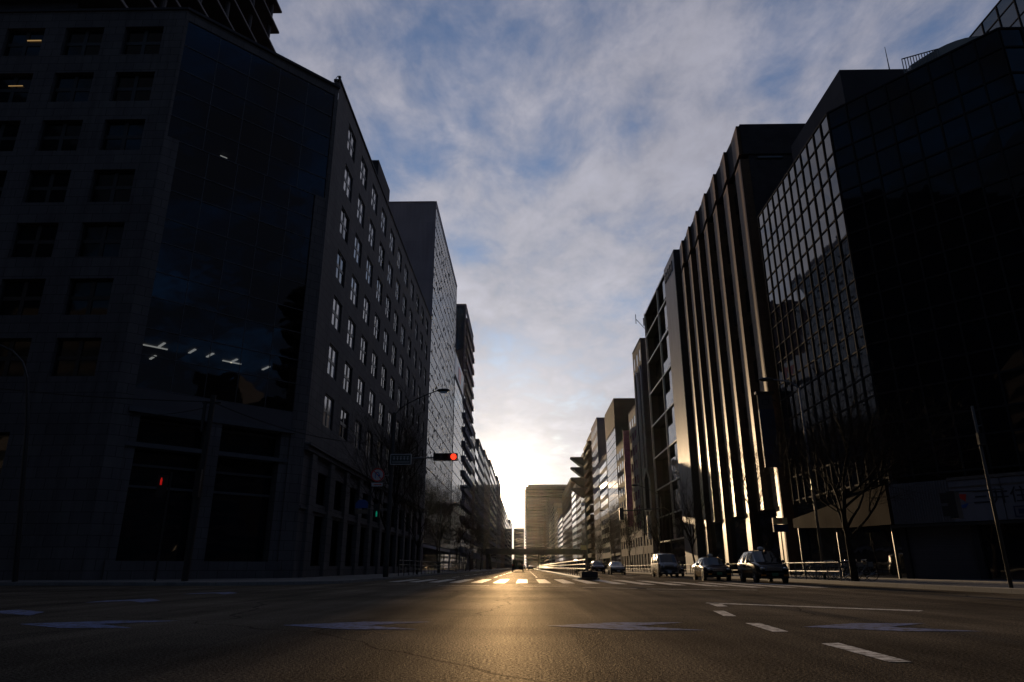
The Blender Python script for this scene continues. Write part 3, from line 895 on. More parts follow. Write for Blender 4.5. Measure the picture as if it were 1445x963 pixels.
b3 = block('office_building', 'dark midrise with a lettered roof sign and bright gridded street glazing between two left towers', 'building', 'L', 144.4, 166.4, 41.0,
           depth=15, wall='dark_panel', style='curtain', floors=9, bays=10, gm='bright_glass', mull='mullion', roofbox=False)
sgn_ = MB(); sgn_.box(-17.9,-15.35,144.5,144.9,41.2,46.2); sgn_.box(-15.7,-15.35,144.9,166,41.2,46.4)
so_ = sgn_.build('roof_sign', M['sign_white'], b3)
def text(name, body, m, parent, loc, rot, size, extrude=.02, align='CENTER'):
    cu = bpy.data.curves.new(name, 'FONT'); cu.body = body; cu.size = size; cu.extrude = extrude
    cu.align_x = align; cu.align_y = 'CENTER'
    o = bpy.data.objects.new(name+'_tmp', cu); COL.objects.link(o)
    bpy.context.view_layer.update()
    dg = bpy.context.evaluated_depsgraph_get()
    me = bpy.data.meshes.new_from_object(o.evaluated_get(dg))
    bpy.data.objects.remove(o)
    me.materials.clear(); me.materials.append(m)
    t = bpy.data.objects.new(name, me); COL.objects.link(t)
    p = abs_loc(parent) if parent else (0,0,0)
    t.parent = parent; t.location = (loc[0]-p[0], loc[1]-p[1], loc[2]-p[2]); t.rotation_euler = rot
    return t
text('sign_letter', 'S', M['sign_red'], so_, (-16.9,144.47,43.6), (R(90),0,0), 3.4)
dia = MB()
dia.frame_box((XL,144.4), (0,1,0), (1,0,0), 8, 14, 42.2, 45.2, -.04, .03)
dia.build('sign_emblem', M['sign_red'], so_)
b3b = block('balcony_tower', 'tall dark tower with stepped street-edge balconies, furthest tall tower on the left', 'building', 'L', 167.2, 194.0, 66.5,
            depth=14, wall='lilac_panel', style='grid', floors=17, bays=5, gm='glass', roofbox=False, wfrac=.7, hfrac=.6)
bl = MB()
for f in range(17):
    z = 4.2+(66.5-5.4)/17*f
    bl.frame_box((XL,167.2), (0,1,0), (1,0,0), .6, 26.4, z-.1, z+1.2, .02, .5)
bl.build('balcony_row', M['lilac_panel'], b3b)
gp = MB(); gp.box(-17.6,-15.7,167.02,167.19,30,66.0)
gp.build('front_glazing', M['glass'], b3b)
lf = [
 (194.6,208.8,39.9,'brown_tile','grid',9,4,'glass',"brown tiled block just past the balcony tower on the left"),
 (209.4,224.6,37.9,'dark_panel','ribbon',9,4,'bright_glass',"dark panelled ribbon-window block, second past the left balcony tower"),
 (225.2,257.6,41.2,'grey_panel','grid',10,7,'glass',"wide grey block with a blank end wall on the left side, second step down"),
 (258.2,300.4,43.0,'beige','grid',10,8,'glass',"beige tiled flat-roofed block on the left, just right of the wide grey one"),
 (301.0,372.0,45.6,'concrete','ribbon',11,9,'bright_glass',"long concrete block beside the sun at the far left of the avenue"),
 (380.0,436.0,48.6,'grey_panel','grid',11,9,'glass',"far grey block directly left of the sun"),
 (438.0,520.0,42.0,'brown_tile','grid',10,9,'glass',"far brown block stepping down right of the sun"),
 (522.0,598.0,41.3,'dark_panel','ribbon',10,9,'glass',"distant dark block, third from the far end of the left row"),
 (600.0,700.0,40.0,'concrete','ribbon',10,9,'glass',"distant concrete block, second from the far end of the left row"),
 (702.0,800.0,45.9,'grey_panel','ribbon',11,9,'glass',"most distant block at the end of the left row"),
]
for (y0,y1,h,wm,st,fl,by,gm_,lab) in lf:
    block('street_building', lab, 'building', 'L', y0, y1, h, depth=15, wall=wm, style=st, floors=fl, bays=by, gm=gm_, front=0, roofbox=(y0 < 300 and False))

# louvred tower behind the left corner block
lt = empty('balcony_tower', (-50, 70, 0), 0, 'black high-rise of overhanging floor plates rising behind the left corner block', 'building')
a = MB(); a.box(-62,-42.5,51,84,0,104); a.build('wall', M['granite_dark'], lt)
a = MB(); e = MB()
z = 40.0
while z < 102:
    a.box(-62,-38.4,50.6,86.0,z,z+.35)
    e.box(-38.4,-38.3,50.6,86.0,z+.02,z+.33)
    z += 4.05
a.build('floor_plate_stack', M['granite_dark'], lt); e.build('plate_edge_trim', M['pale_stone'], lt)
a = MB()
for y in (52,58.5,65,71.5,78,84.3):
    a.tube((-39.3,y,0),(-39.3,y,104),.35,.35,10)
a.build('column_row', M['grey_panel'], lt)

# ------------------------------------------------------------------ RIGHT CORNER GLASS BUILDING
rb = empty('glass_office_building', (34, 48, 0), 0, 'black glass corner office block with chamfered corner, right of the crossing', 'building')
H2 = 33.4
c0 = (23.0, 44.0); c1 = (30.3, 35.6)
outline = [(23.0,60.2), c0, c1, (46.0,35.6), (46.0,60.2)]
def skin(O, Uv, Nv, ln, nb, z0, z1, gl, mu):
    rowz = [z1]
    q = 0
    while rowz[-1] > z0+.5:
        rowz.append(max(z0, rowz[-1]-(1.45 if q % 2 == 0 else 1.95))); q += 1
    for i in range(nb):
        a = ln*i/nb; c = ln*(i+1)/nb
        for r1, r0 in zip(rowz[:-1], rowz[1:]):
            j = [random.uniform(-.010,.010) for _ in range(4)]
            def P(u, z, d): return (O[0]+Uv[0]*u+Nv[0]*d, O[1]+Uv[1]*u+Nv[1]*d, z)
            gl.face([P(a,r0,j[0]),P(c,r0,j[1]),P(c,r1,j[2]),P(a,r1,j[3])])
    for r in rowz: mu.frame_box(O, Uv, Nv, 0, ln, r-.055, r+.055, -.02, .07)
    for i in range(nb+1):
        u = ln*i/nb; mu.frame_box(O, Uv, Nv, max(0,u-.05), min(ln,u+.05), z0, z1, -.02, .09)
gl = MB(); mu = MB()
skin((23.0,44.0), (0,1,0), (-1,0,0), 16.2, 12, 5.9, H2, gl, mu)
d = Vector((c1[0]-c0[0], c1[1]-c0[1])); dl = d.length; d.normalize()
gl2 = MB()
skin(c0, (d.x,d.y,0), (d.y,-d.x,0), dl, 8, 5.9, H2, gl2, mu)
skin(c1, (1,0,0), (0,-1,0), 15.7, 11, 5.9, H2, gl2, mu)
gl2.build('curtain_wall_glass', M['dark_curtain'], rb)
gl.build('curtain_wall_glass', M['curtain'], rb); mu.build('mullion_grid', M['mullion'], rb)
a = MB(); a.prism([(23.4,60.2),(23.4,44.45),(30.75,36.15),(45.9,36.15),(45.9,60.2)], 0, H2-.3)
a.build('wall', M['dark_panel'], rb)
a = MB(); a.box(26.0,38.0,46.7,57.5,H2-.3,39.6); po = a.build('penthouse', M['dark_panel'], rb)
a = MB(); a.tube((30.2,46.9,39.6),(30.2,46.9,42.0),.05,.02,6); a.build('lightning_rod', M['black_metal'], po)
# curved roof housing with a barred cage
a = MB(); prof = []
for k in range(9):
    t = k/8
    prof.append((29.6+6.2*t, 37.2+2.7*math.sin(t*math.pi*.5)))
poly = [(29.3,33.1)] + prof + [(36.2,33.1)]
a.extrude_y(poly, 43.4, 46.3); a.build('roof_housing', M['dome_panel'], rb)
a = MB()
for k in range(14):
    x = 28.9+2.9*k/13; a.tube((x,43.2,33.2),(x,43.2,37.6+.9*k/13),.035,.035,5)
a.tube((28.9,43.2,37.6),(31.8,43.2,38.5),.05,.05,5); a.tube((28.9,43.2,36.4),(31.8,43.2,37.2),.04,.04,5)
a.build('roof_cage', M['grey_metal'], rb)
# street-level fascia: tan panels on the avenue, ribbed and plain sign panels round the chamfer
RU = (d.x, d.y, 0); RN = (d.y, -d.x, 0); RZ = math.atan2(d.y, d.x)
def rpt(u, z, n_): return (c0[0]+RU[0]*u+RN[0]*n_, c0[1]+RU[1]*u+RN[1]*n_, z)
a = MB(); a.extrude_x([(59.9,3.95),(59.9,4.68),(43.95,5.72),(43.95,3.32),(50.4,3.46)], 22.55, 22.93); a.build('tan_fascia', M['brown_panel'], rb)
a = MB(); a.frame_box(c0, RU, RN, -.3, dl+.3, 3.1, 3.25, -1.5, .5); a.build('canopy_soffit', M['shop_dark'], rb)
a = MB()
for k in range(22):
    u0 = .0+3.3*k/22
    a.frame_box(c0, RU, RN, u0, u0+3.3/44, 3.3, 5.7, .1, .5); a.frame_box(c0, RU, RN, u0+3.3/44, u0+3.3/22, 3.3, 5.68, .1, .43)
a.build('ribbed_fascia', M['ribbed'], rb)
fp = MB()
for k in range(3): fp.frame_box(c0, RU, RN, 3.32+2.6*k, 5.88+2.6*k, 3.3, 5.6, .1, .46)
for k in range(5): fp.box(30.4+3.0*k, 33.36+3.0*k, 35.2, 35.5, 3.3, 5.6)
fpo = fp.build('sign_fascia', M['bank_panel'], rb)
a = MB(); a.frame_box(c0, RU, RN, 3.3, 11.2, 5.62, 5.8, .1, .52); a.frame_box(c0, RU, RN, 3.3, 11.2, 5.2, 5.26, .463, .5); a.build('fascia_trim', M['grey_metal'], rb)
text('bank_sign_text', '三井住友信託銀行', M['ink'], fpo, rpt(4.4,4.55,.475), (R(90),0,RZ), .92, .012, 'LEFT')
def fpoly(mb, pts, n0, n1):
    k = len(mb.v); m_ = len(pts)
    mb.v += [rpt(u,z,n1) for u,z in pts] + [rpt(u,z,n0) for u,z in pts]
    mb.f.append(tuple(range(k,k+m_)))
    for q in range(m_): mb.f.append((k+q, k+m_+q, k+m_+(q+1)%m_, k+(q+1)%m_))
a = MB(); fpoly(a, [(3.5,4.85),(4.15,4.8),(4.05,4.4),(3.8,4.6)], .462, .49); a.build('sign_emblem', M['sign_red'], fpo)
a = MB(); fpoly(a, [(3.45,4.5),(3.75,4.2),(4.2,4.3),(4.0,4.05),(3.6,4.05)], .462, .49); a.build('sign_emblem', M['sign_blue'], fpo)
a = MB()
for (u0,u1,z0,z1) in ((6.3,8.0,3.95,4.0),(6.3,8.0,3.42,3.47),(6.3,6.35,3.47,3.95),(7.95,8.0,3.47,3.95)): a.frame_box(c0, RU, RN, u0, u1, z0, z1, .462, .5)
a.frame_box(c0, RU, RN, 6.5, 6.85, 3.58, 3.84, .462, .5)
a.build('card_sign', M['sign_navy'], fpo)
a = MB(); a.frame_box(c0, RU, RN, .35, 3.9, .15, 3.2, -.35, -.25); a.build('roller_shutter', M['shutter'], rb)
for u in (0.0, 3.9, 8.0):
    a = MB(); a.frame_box(c0, RU, RN, u, u+.34, .15, 3.1, -.5, .05); a.build('shop_pier', M['granite_dark'], rb)
a = MB(); a.frame_box(c0, RU, RN, 4.2, dl, .15, 3.2, -.4, -.3); a.box(30.4,45.8,36.0,36.08,.15,5.8); a.build('shop_front', M['glass'], rb)
a = MB(); a.box(23.15,23.25,44.2,60,.15,5.8); a.build('shop_glazing', M['glass'], rb)
for y in (44.4, 52.2, 59.4):
    a = MB(); a.tube((22.8,y,.15),(22.8,y,3.9),.08,.08,10); a.build('canopy_post', M['black_metal'], rb)
a = MB(); a.box(23.0,23.38,43.9,44.4,5.75,7.9); a.build('rooftop_plant', M['dark_panel'], rb)

# teal tower behind the right corner
tt = empty('glass_tower', (58, 50, 0), 0, 'blue-green glass tower peeking over the right corner block at the picture edge', 'building')
a = MB(); a.box(45.9+.4,72,36.4,58.2,0,52.7); a.build('wall', M['dark_panel'], tt)
gl = MB(); mu = MB()
skin((46.2,36.4), (0,1,0), (-1,0,0), 21.8, 10, 34.5, 52.8, gl, mu); skin((46.2,36.4), (1,0,0), (0,-1,0), 25.8, 12, 34.5, 52.8, gl, mu)
gl.build('curtain_wall_glass', M['teal_glass'], tt); mu.build('mullion_grid', M['mullion'], tt)

# ------------------------------------------------------------------ RIGHT GRANITE BUILDING WITH PIERS
gb = empty('granite_office_building', (32, 78, 0), 0, 'brown granite office block with tall vertical piers catching the low sun, right side', 'building')
Y0, Y1, H3 = 63.0, 93.5, 47.1
a = MB()
a.box(23.9,41,63.0,93.5,0,41.7); a.box(24.0,41,63.2,93.4,41.7,42.5); a.box(23.35,41,63.0,93.5,42.5,46.2)
a.build('wall', M['granite_dark'], gb)
a = MB(); a.box(23.9,40.8,63.2,93.4,46.203,46.35); a.build('roof', M['roof'], gb)
pcs = [64.6,69.3,73.9,78.4,82.9,87.3,91.6]
for i, y in enumerate(pcs):
    p = MB(); wd = 1.4 if i == 0 else 1.25
    zb = 0 if i % 2 == 0 or i == 0 else 6.0
    tn = math.tan(R(5.5))
    p.prism([(23.88,y-wd),(23.88,y+wd),(23.0+tn*wd*2,y+wd),(23.0,y-wd)], 6.1, 41.9)
    if i % 2 == 0: p.prism([(23.85,y-wd*.8),(23.85,y+wd*.8),(23.06+tn*wd*1.6,y+wd*.8),(23.06,y-wd*.8)], 0, 6.097)
    p.prism([(23.343,y-wd),(23.343,y+wd),(23.0+tn*wd*2,y+wd),(23.0,y-wd)], 42.6, 46.1)
    p.build('pier', M['granite'], gb)
a = MB(); a.box(22.95,23.9,63.05,63.35,0,41.9); a.build('corner_return', M['granite'], gb)
# narrow windows between the piers
for i in range(6):
    yc = (pcs[i]+pcs[i+1])/2; ww = pcs[i+1]-pcs[i]-2.55
    for f in range(9):
        z = 8.3+3.85*f
        plain_window(gb, 23.6, yc, z, R(-90), ww, 2.2, 'bright_glass' if (f+i) % 3 == 0 and f > 3 else 'glass', .25)
a = MB()
for i in range(6):
    yc = (pcs[i]+pcs[i+1])/2; ww = pcs[i+1]-pcs[i]-1.5
    a.box(23.72,23.88,yc-.06,yc+.06,6.5,41.5)
a.build('window_mullion', M['steel_mullion'], gb)
a = MB(); a.box(24.8,27.5,62.98,63.17,42.0,42.2); a.build('recess_lamp', M['bright_glass'], gb)
a = MB(); a.box(23.6,23.85,64,93,.2,5.9); a.build('lobby_glass', M['glass'], gb)
a = MB(); a.box(29.3,40.5,62.6,62.97,0,41.5); a.build('side_panel', M['dark_panel'], gb)
# hanging vertical sign on the near pier
hs = empty('hanging_sign', (22.2, 62.0, 9.3), 0, 'tall blue vertical sign with a white head and lamp hood on the granite block', 'sign')
a = MB(); a.box(21.5,22.85,61.9,62.15,9.3,14.6); hso = a.build('sign_face', M['sign_navy'], hs)
a = MB(); a.box(21.5,22.85,61.9,62.15,14.62,16.0); a.build('sign_head', M['grey_panel'], hs)
a = MB(); a.box(21.35,23.0,61.75,62.3,16.02,16.25); a.build('lamp_hood', M['black_metal'], hs)
a = MB(); a.tube((22.8,62.02,15.6),(23.4,62.9,15.6),.06,.06,6); a.tube((22.8,62.02,9.8),(23.4,62.9,9.8),.06,.06,6); a.build('bracket', M['black_metal'], hs)
a = MB()
for (x0,x1,z0,z1) in ((21.85,22.5,15.45,15.53),(21.85,21.93,15.0,15.45),(22.42,22.5,15.0,15.45),(22.0,22.35,14.95,15.03)): a.box(x0,x1,61.86,61.897,z0,z1)
a.build('emblem', M['ink'], hs)
a = MB()
for k in range(6): a.box(21.9,22.6,61.87,61.897,13.7-.16*k*1.0,13.76-.16*k*1.0)
a.build('sign_stripe_set', M['sign_navy'], hs)


# ------------------------------------------------------------------ RIGHT FRAMED BUILDING
fb = empty('office_building', (33, 110, 0), 0, 'charcoal office block with smooth metal slab and white framed bays beyond the granite piers', 'building')
a = MB(); a.box(24.6,41,96.0,123.6,0,46.9); a.box(23.0,24.6,123.3,123.6,0,47.1); a.box(23.0,41,95.7,96.0,0,47.25); a.build('wall', M['granite_dark'], fb)
M['slab_metal'] = surf('blue_grey_metal_sheet', (.13,.14,.18), .5, .15, .5, metal=.35, spec=.2, brick=(1.1,5.8,.012,.7), stain=.2, rvar=.05)
a = MB(); a.box(22.98,24.6,96.003,103.4,0,47.2); a.build('slab_wing', M['slab_metal'], fb)
a = MB()
for z in (4.9,8.9,13.6,19.2,25.0,31.0,38.9-1.9,42.2,46.7): a.box(23.1,24.6,103.4,123.3,z-.10,z+.10)
fz = a.build('floor_slab_set', M['granite_dark'], fb)
a = MB()
for z in (4.9,8.9,13.6,19.2,25.0,31.0,37.0,42.2,46.7): a.box(23.0,23.097,103.4,123.3,z-.11,z+.11)
a.build('floor_edge_trim', M['white_metal'], fb)
a = MB()
for y in (110.4,123.2): a.box(22.97,23.3,y-.09,y+.09,4.9,46.9)
a.build('bay_frame_set', M['white_metal'], fb)
zz_ = [4.9,8.9,13.6,19.2,25.0,31.0,37.0,42.2,46.7]
for z0, z1 in zip(zz_[:-1], zz_[1:]):
    plain_window(fb, 24.5, 116.8, (z0+z1)/2, R(-90), 12.4, z1-z0-.3, 'glass')
    plain_window(fb, 24.45, 106.95, (z0+z1)/2, R(-90), 6.6, z1-z0-.3, 'glass')
    p_ = plain_window(fb, 23.25, 104.9, (z0+z1)/2+.3, R(-90), 2.7, z1-z0-1.1, 'bright_glass')
a = MB(); a.box(24.0,24.3,103.5,123.2,.2,4.7); a.build('shop_front', M['glass'], fb)
a = MB(); a.box(23.3,40.8,96.3,123.4,47.253,47.4); a.build('roof', M['roof'], fb)
# unreadable raised characters at the top of the slab
a = MB(); rr = random.Random(5)
for k in range(4):
    y = 97.3+1.5*k
    a.box(22.86,22.975,y,y+.2,44.4,46.1); a.box(22.86,22.975,y+.2,y+1.0,45.0+.2*(k%2),45.2+.2*(k%2)); a.box(22.86,22.975,y+.75,y+.95,44.5,45.0); a.box(22.86,22.975,y+.2,y+1.1,45.75,45.95)
a.build('raised_lettering', M['ink'], fb)

# slender dark block with a pointed arch strip
ab = block('street_building', 'slender dark block with pointed arches and a mast on its roof, right side', 'building', 'R', 129.2, 139.6, 44.0, depth=14,
           wall='concrete', style='grid', floors=11, bays=3, gm='glass', wfrac=.5, hfrac=.7, roofbox=False, proud=.0)
a = MB()
for k in range(2):
    yc = 131.6+4.6*k
    pts = [(yc-1.6,7),(yc-1.6,34)] + [(yc-1.6*math.cos(t*math.pi/2/6), 34+4.6*math.sin(t*math.pi/2/6)**.8) for t in range(1,6)] + [(yc,39)] + [(yc+1.6*math.cos(t*math.pi/2/6), 34+4.6*math.sin(t*math.pi/2/6)**.8) for t in range(5,0,-1)] + [(yc+1.6,34),(yc+1.6,7)]
    for (y0_,z0_),(y1_,z1_) in zip(pts[:-1], pts[1:]): a.tube((22.9,y0_,z0_),(22.9,y1_,z1_),.16,.16,6)
a.build('arch_frame', M['steel_mullion'], ab)
ml = empty('roof_mast', (25, 131, 44), 0, 'dark lattice aerial mast on the roof of the arched block', 'aerial')
a = MB(); a.tube((24.6,130.6,44.1),(24.6,130.6,49.4),.09,.07,6); a.tube((24.6,130.6,46.3),(22.6,130.4,48.6),.06,.06,6); a.tube((22.6,130.4,47.6),(22.6,130.4,49.6),.07,.07,6)
a.build('mast', M['black_metal'], ml)
for zz0,xx in ((48.0,24.2),(47.2,24.9),(48.9,24.8)):
    a = MB(); a.box(xx-.14,xx+.14,130.3,130.55,zz0-.8,zz0+.8); a.build('antenna_panel', M['black_metal'], ml)
fs = empty('projecting_sign', (22.2, 127.5, 11), 0, 'white outlined pentagon sign projecting over the pavement, right side', 'sign')
a = MB()
pts = [(21.75,10.6),(21.75,16.2),(22.25,18.2),(22.75,16.2),(22.75,10.6),(21.75,10.6)]
for (x0,z0),(x1,z1) in zip(pts[:-1], pts[1:]): a.tube((x0,127.5,z0),(x1,127.5,z1),.17,.17,6)
a.build('outline_frame', M['sign_white'], fs)
a = MB(); a.extrude_y([(21.9,10.75),(22.6,10.75),(22.6,16.1),(22.25,17.6),(21.9,16.1)], 127.4, 127.6); a.build('sign_face', M['shop_dark'], fs)
a = MB(); a.box(21.9,22.6,127.35,127.65,5.6,9.7); a.build('lower_panel', M['sign_white'], fs)
a = MB(); a.tube((22.2,127.5,16),(23.0,129.25,16),.08,.08,6); a.tube((22.2,127.5,7),(23.0,129.25,7),.08,.08,6); a.build('bracket', M['black_metal'], fs)

rt = [
 (140.2,149.6,33.0,'white_tile','grid',9,3,'glass',0,"narrow pale tiled block with dark windows just past the arched block"),
 (150.2,160.0,22.0,'white_tile','grid',6,3,'bright_glass',0,"low white tiled block with a bright street face, right side"),
 (160.6,172.2,29.5,'beige','grid',8,3,'bright_glass',0,"narrow beige block with pale window bays beside the dark capped tower"),
 (172.8,193.4,42.2,'dark_panel','curtain',11,8,'bright_glass',2,"dark capped tower with bright gridded glass on the avenue, right side"),
 (194.4,215.2,31.5,'white_tile','ribbon',10,4,'silver',0,"bright white block with ribbon windows between two taller right towers"),
]
for (y0,y1,h,wm,st,fl,by,gm_,fr,lab) in rt:
    bb = block('street_building', lab, 'building', 'R', y0, y1, h, depth=14, wall=wm, style=st, floors=fl, bays=by, gm=gm_, front=fr, roofbox=False)
    if h == 42.2:
        a = MB(); a.box(22.9,37.1,172.7,193.5,35.0,42.1); a.build('top_cladding', M['dark_panel'], bb)
ps = empty('banner_sign', (22.3, 149.9, 20), 0, 'tall purple and pink sign sheet hung on the low white block', 'sign')
a = MB(); a.box(21.6,22.9,149.7,149.95,9,29.5); a.build('sign_sheet', M['pink'], ps)
a = MB(); a.tube((22.9,149.8,26),(23.1,149.8,26),.08,.08,6); a.box(21.5,22.98,149.66,149.99,29.5,29.7); a.build('bracket', M['black_metal'], ps)
sw = block('street_building', 'pale lilac blank slab rising behind the curved balcony block', 'building', 'R', 216.0, 236.0, 46.3, depth=15, wall='lilac_panel', style='grid', floors=12, bays=5, gm='glass', roofbox=False)
cb = block('apartment_block', 'brown apartment tower with rounded wrap-around balconies, right side', 'building', 'R', 247.0, 266.0, 47.5, depth=12, wall='brown_tile', style='grid', floors=13, bays=4, gm='bright_glass', front=3, roofbox=False, x=24.0)
for f in range(13):
    z = 4.2+(47.5-5.4)/13*f
    poly = rounded([(22.6,245.8),(35.5,245.8),(35.5,266.2),(22.6,266.2)], [1.6,0,0,1.6], 5)
    a = MB(); a.prism(poly, z-.1, z+1.25); a.build('balcony', M['brown_tile'], cb)
a = MB(); a.extrude_x([(249,47.5),(262,47.5),(258,50.2),(251,50.2)], 27, 34); a.build('roof_glass', M['teal_glass'], cb)
tb = block('street_building', 'block with four pointed wedge balconies jutting out towards the avenue', 'building', 'R', 272.0, 290.0, 44.0, depth=13, wall='grey_panel', style='grid', floors=11, bays=4, gm='glass', roofbox=False)
for z in (42.4, 38.4, 34.4, 30.4):
    a = MB(); a.extrude_y([(18.0,z),(23.02,z),(23.02,z-3.6),(21.2,z-2.6)], 271.8, 277.5); a.build('wedge_balcony', M['dark_panel'], tb)
fr_ = [
 (291.0,318.0,31.0,'brown_tile','grid',9,5,'bright_glass',0,"brown tiled block under the wedge balconies on the right"),
 (319.0,349.0,37.4,'white_tile','ribbon',11,6,'silver',0,"far white block with blazing sunlit street face, right side"),
 (352.0,438.0,43.8,'brown_tile','grid',12,12,'glass',0,"long far brown block in front of the big tower's right edge"),
 (440.0,505.0,32.5,'dark_panel','ribbon',9,9,'glass',0,"far dark low block in front of the big tower, right side"),
 (507.0,560.0,41.5,'beige','grid',11,8,'bright_glass',0,"far beige block with bright edge in front of the big tower"),
 (562.0,640.0,50.0,'concrete','ribbon',13,9,'glass',0,"far concrete block near the middle of the big tower"),
 (642.0,690.0,40.0,'white_tile','ribbon',10,8,'bright_glass',0,"far small white block at the foot of the big tower"),
 (694.0,800.0,66.0,'grey_panel','ribbon',16,9,'glass',0,"far tall grey slab in front of the big tower"),
 (802.0,900.0,52.0,'brown_tile','ribbon',13,9,'glass',0,"furthest brown block of the right row, against the big tower"),
]
for (y0,y1,h,wm,st,fl,by,gm_,f0,lab) in fr_:
    block('street_building', lab, 'building', 'R', y0, y1, h, depth=16, wall=wm, style=st, floors=fl, bays=by, gm=gm_, front=f0, roofbox=False)

# big tower closing the avenue and a lower one left of it
bt = empty('high_rise', (32, 980, 0), 0, 'huge grey slab tower closing the end of the avenue', 'building')
a = MB(); a.box(.6,66,960,1010,0,107); a.build('wall', M['dark_panel'], bt)
for k in range(26):
    z = 8+3.75*k
    a = MB(); a.box(1.6,65,959.7,959.95,z,z+1.9); a.build('window', M['glass'], bt)
a = MB()
for k in range(27): a.box(-.6,.6,961,1009,5+3.75*k,6.2+3.75*k)
a.build('balcony_row', M['white_tile'], bt)
a = MB(); a.box(4,62,963,1007,107,110); a.build('roof', M['roof'], bt)
st = empty('high_rise', (-9, 880, 0), 0, 'lower hazy grey tower left of the huge slab tower', 'building')
a = MB(); a.box(-14.6,-1.9,870,900,0,46); a.build('wall', M['grey_panel'], st)
for k in range(10):
    a = MB(); a.box(-14,-2.4,869.7,869.95,5+4*k,7+4*k); a.build('window', M['glass'], st)
a = MB(); a.box(-14.2,-2.3,870.4,899.6,46,46.3); a.build('roof', M['roof'], st)

# pedestrian bridge
pb = empty('footbridge', (3, 230, 0), 0, 'grey steel footbridge crossing the avenue in the distance', 'bridge')
a = MB(); a.box(-13,20,228.6,231.4,4.7,5.3); a.build('deck', M['grey_panel'], pb)
a = MB(); a.box(-13,20,228.45,228.6,4.75,6.5); a.box(-13,20,231.4,231.55,4.75,6.5); a.build('parapet', M['grey_panel'], pb)
for x in (-12.3,4.3,19.3):
    a = MB(); a.tube((x,230,0),(x,230,4.7),.35,.35,10); a.build('pillar', M['concrete'], pb)
for x0, sx in ((20,1),(-13,-1)):
    a = MB(); a.extrude_x([(231.5,4.7),(231.5,5.3),(243,.3),(243,0)], min(x0-1.6*sx,x0), max(x0-1.6*sx,x0)); a.build('stair', M['concrete'], pb)

# buildings across the junction, seen mirrored in the glass fronts
nb_ = empty('office_building', (-45, -20, 0), 0, 'dark grey corner block behind the viewer on the left, mirrored in the glass fronts', 'building')
a = MB(); a.box(-74,-19,-60,-14,0,36); a.build('wall', M['granite_dark'], nb_)
for f in range(9):
    a = MB(); a.box(-73,-20,-13.97,-13.9,4+3.5*f,5.9+3.5*f); a.box(-18.97,-18.9,-59,-15,4+3.5*f,5.9+3.5*f); a.build('window_band', M['glass'], nb_)
a = MB(); a.box(-74.1,-18.88,-60.1,-13.88,36,36.5); a.build('coping', M['dark_panel'], nb_)
nb2 = empty('office_building', (60, -20, 0), 0, 'stepped dark block behind the viewer on the right, mirrored in the glass fronts', 'building')
a = MB(); a.box(24,70,-60,-14,0,30); a.box(32,70,-60,-20,30,38); a.build('wall', M['granite_dark'], nb2)
for f in range(8):
    a = MB(); a.box(25,69,-13.97,-13.9,4+3.4*f,5.8+3.4*f); a.box(23.9,23.97,-59,-15,4+3.4*f,5.8+3.4*f); a.build('window_band', M['glass'], nb2)
nb3 = empty('high_rise', (-128, -15, 0), 0, 'dark tower closing the left cross street, mirrored in the right glass front', 'building')
a = MB(); a.box(-150,-106,-70,34,0,96); a.build('wall', M['dark_panel'], nb3)
for f in range(22):
    a = MB(); a.box(-105.97,-105.9,-69,33,5+4.1*f,7+4.1*f); a.build('window_band', M['glass'], nb3)
nb4 = empty('balcony_tower', (96, 20, 0), 0, 'dark balcony tower along the right cross street, mirrored in the left glass chamfer', 'building')
a = MB(); a.box(86.5,112,8,34,0,64); a.build('wall', M['dark_panel'], nb4)
a = MB()
for f in range(17): a.box(85,112,6.2,34,4+3.6*f,5.1+3.6*f)
a.build('balcony_row', M['dark_panel'], nb4)
nb5 = empty('office_building', (140, -40, 0), 0, 'low dark block closing the right cross street, mirrored in the left glass chamfer', 'building')
a = MB(); a.box(122,160,-90,5,0,46); a.box(124,140,-30,-18,46,53); a.build('wall', M['dark_panel'], nb5)
for f in range(11):
    a = MB(); a.box(121.9,121.97,-89,4,4+3.8*f,6+3.8*f); a.build('window_band', M['glass'], nb5)

# ------------------------------------------------------------------ bare street trees
def branch(mb, twigs, p, d, r, ln, depth, rnd, maxd):
    """recursive limb made of bent tapering segments"""
    seg = 4 if depth < 3 else 2
    q = Vector(p); dd = Vector(d)
    pts = [q.copy()]
    for k in range(seg):
        dd = (dd + Vector((rnd.uniform(-.16,.16), rnd.uniform(-.16,.16), rnd.uniform(-.05,.14)))).normalized()
        q = q + dd*(ln/seg); pts.append(q.copy())
    for k in range(seg):
        r0 = r*(1-.55*k/seg); r1 = r*(1-.55*(k+1)/seg)
        (mb if depth == 0 else twigs).tube(pts[k], pts[k+1], r0, r1, 8 if depth == 0 else (5 if depth < 3 else 3), False)
    if depth >= maxd: return
    nch = (rnd.randint(6,8) if depth == 0 else rnd.randint(4,5))
    for c in range(nch):
        t = rnd.uniform(.3,1.0) if depth else rnd.uniform(.45,1.0)
        k = min(seg-1, int(t*seg)); base = pts[k].lerp(pts[k+1], t*seg-k)
        az = rnd.uniform(0, 2*math.pi); tilt = rnd.uniform(.45,1.0)
        perp = dd.orthogonal().normalized(); perp = Matrix.Rotation(az, 3, dd) @ perp
        nd = (dd*math.cos(tilt) + perp*math.sin(tilt)).normalized()
        nd = (nd + Vector((0,0,.12))).normalized()
        branch(mb, twigs, base, nd, r*.5*(rnd.uniform(.75,1.0)) if depth else r*.46, ln*rnd.uniform(.56,.76), depth+1, rnd, maxd)
    branch(mb, twigs, pts[-1], dd, r*.45, ln*.68, depth+1, rnd, maxd)
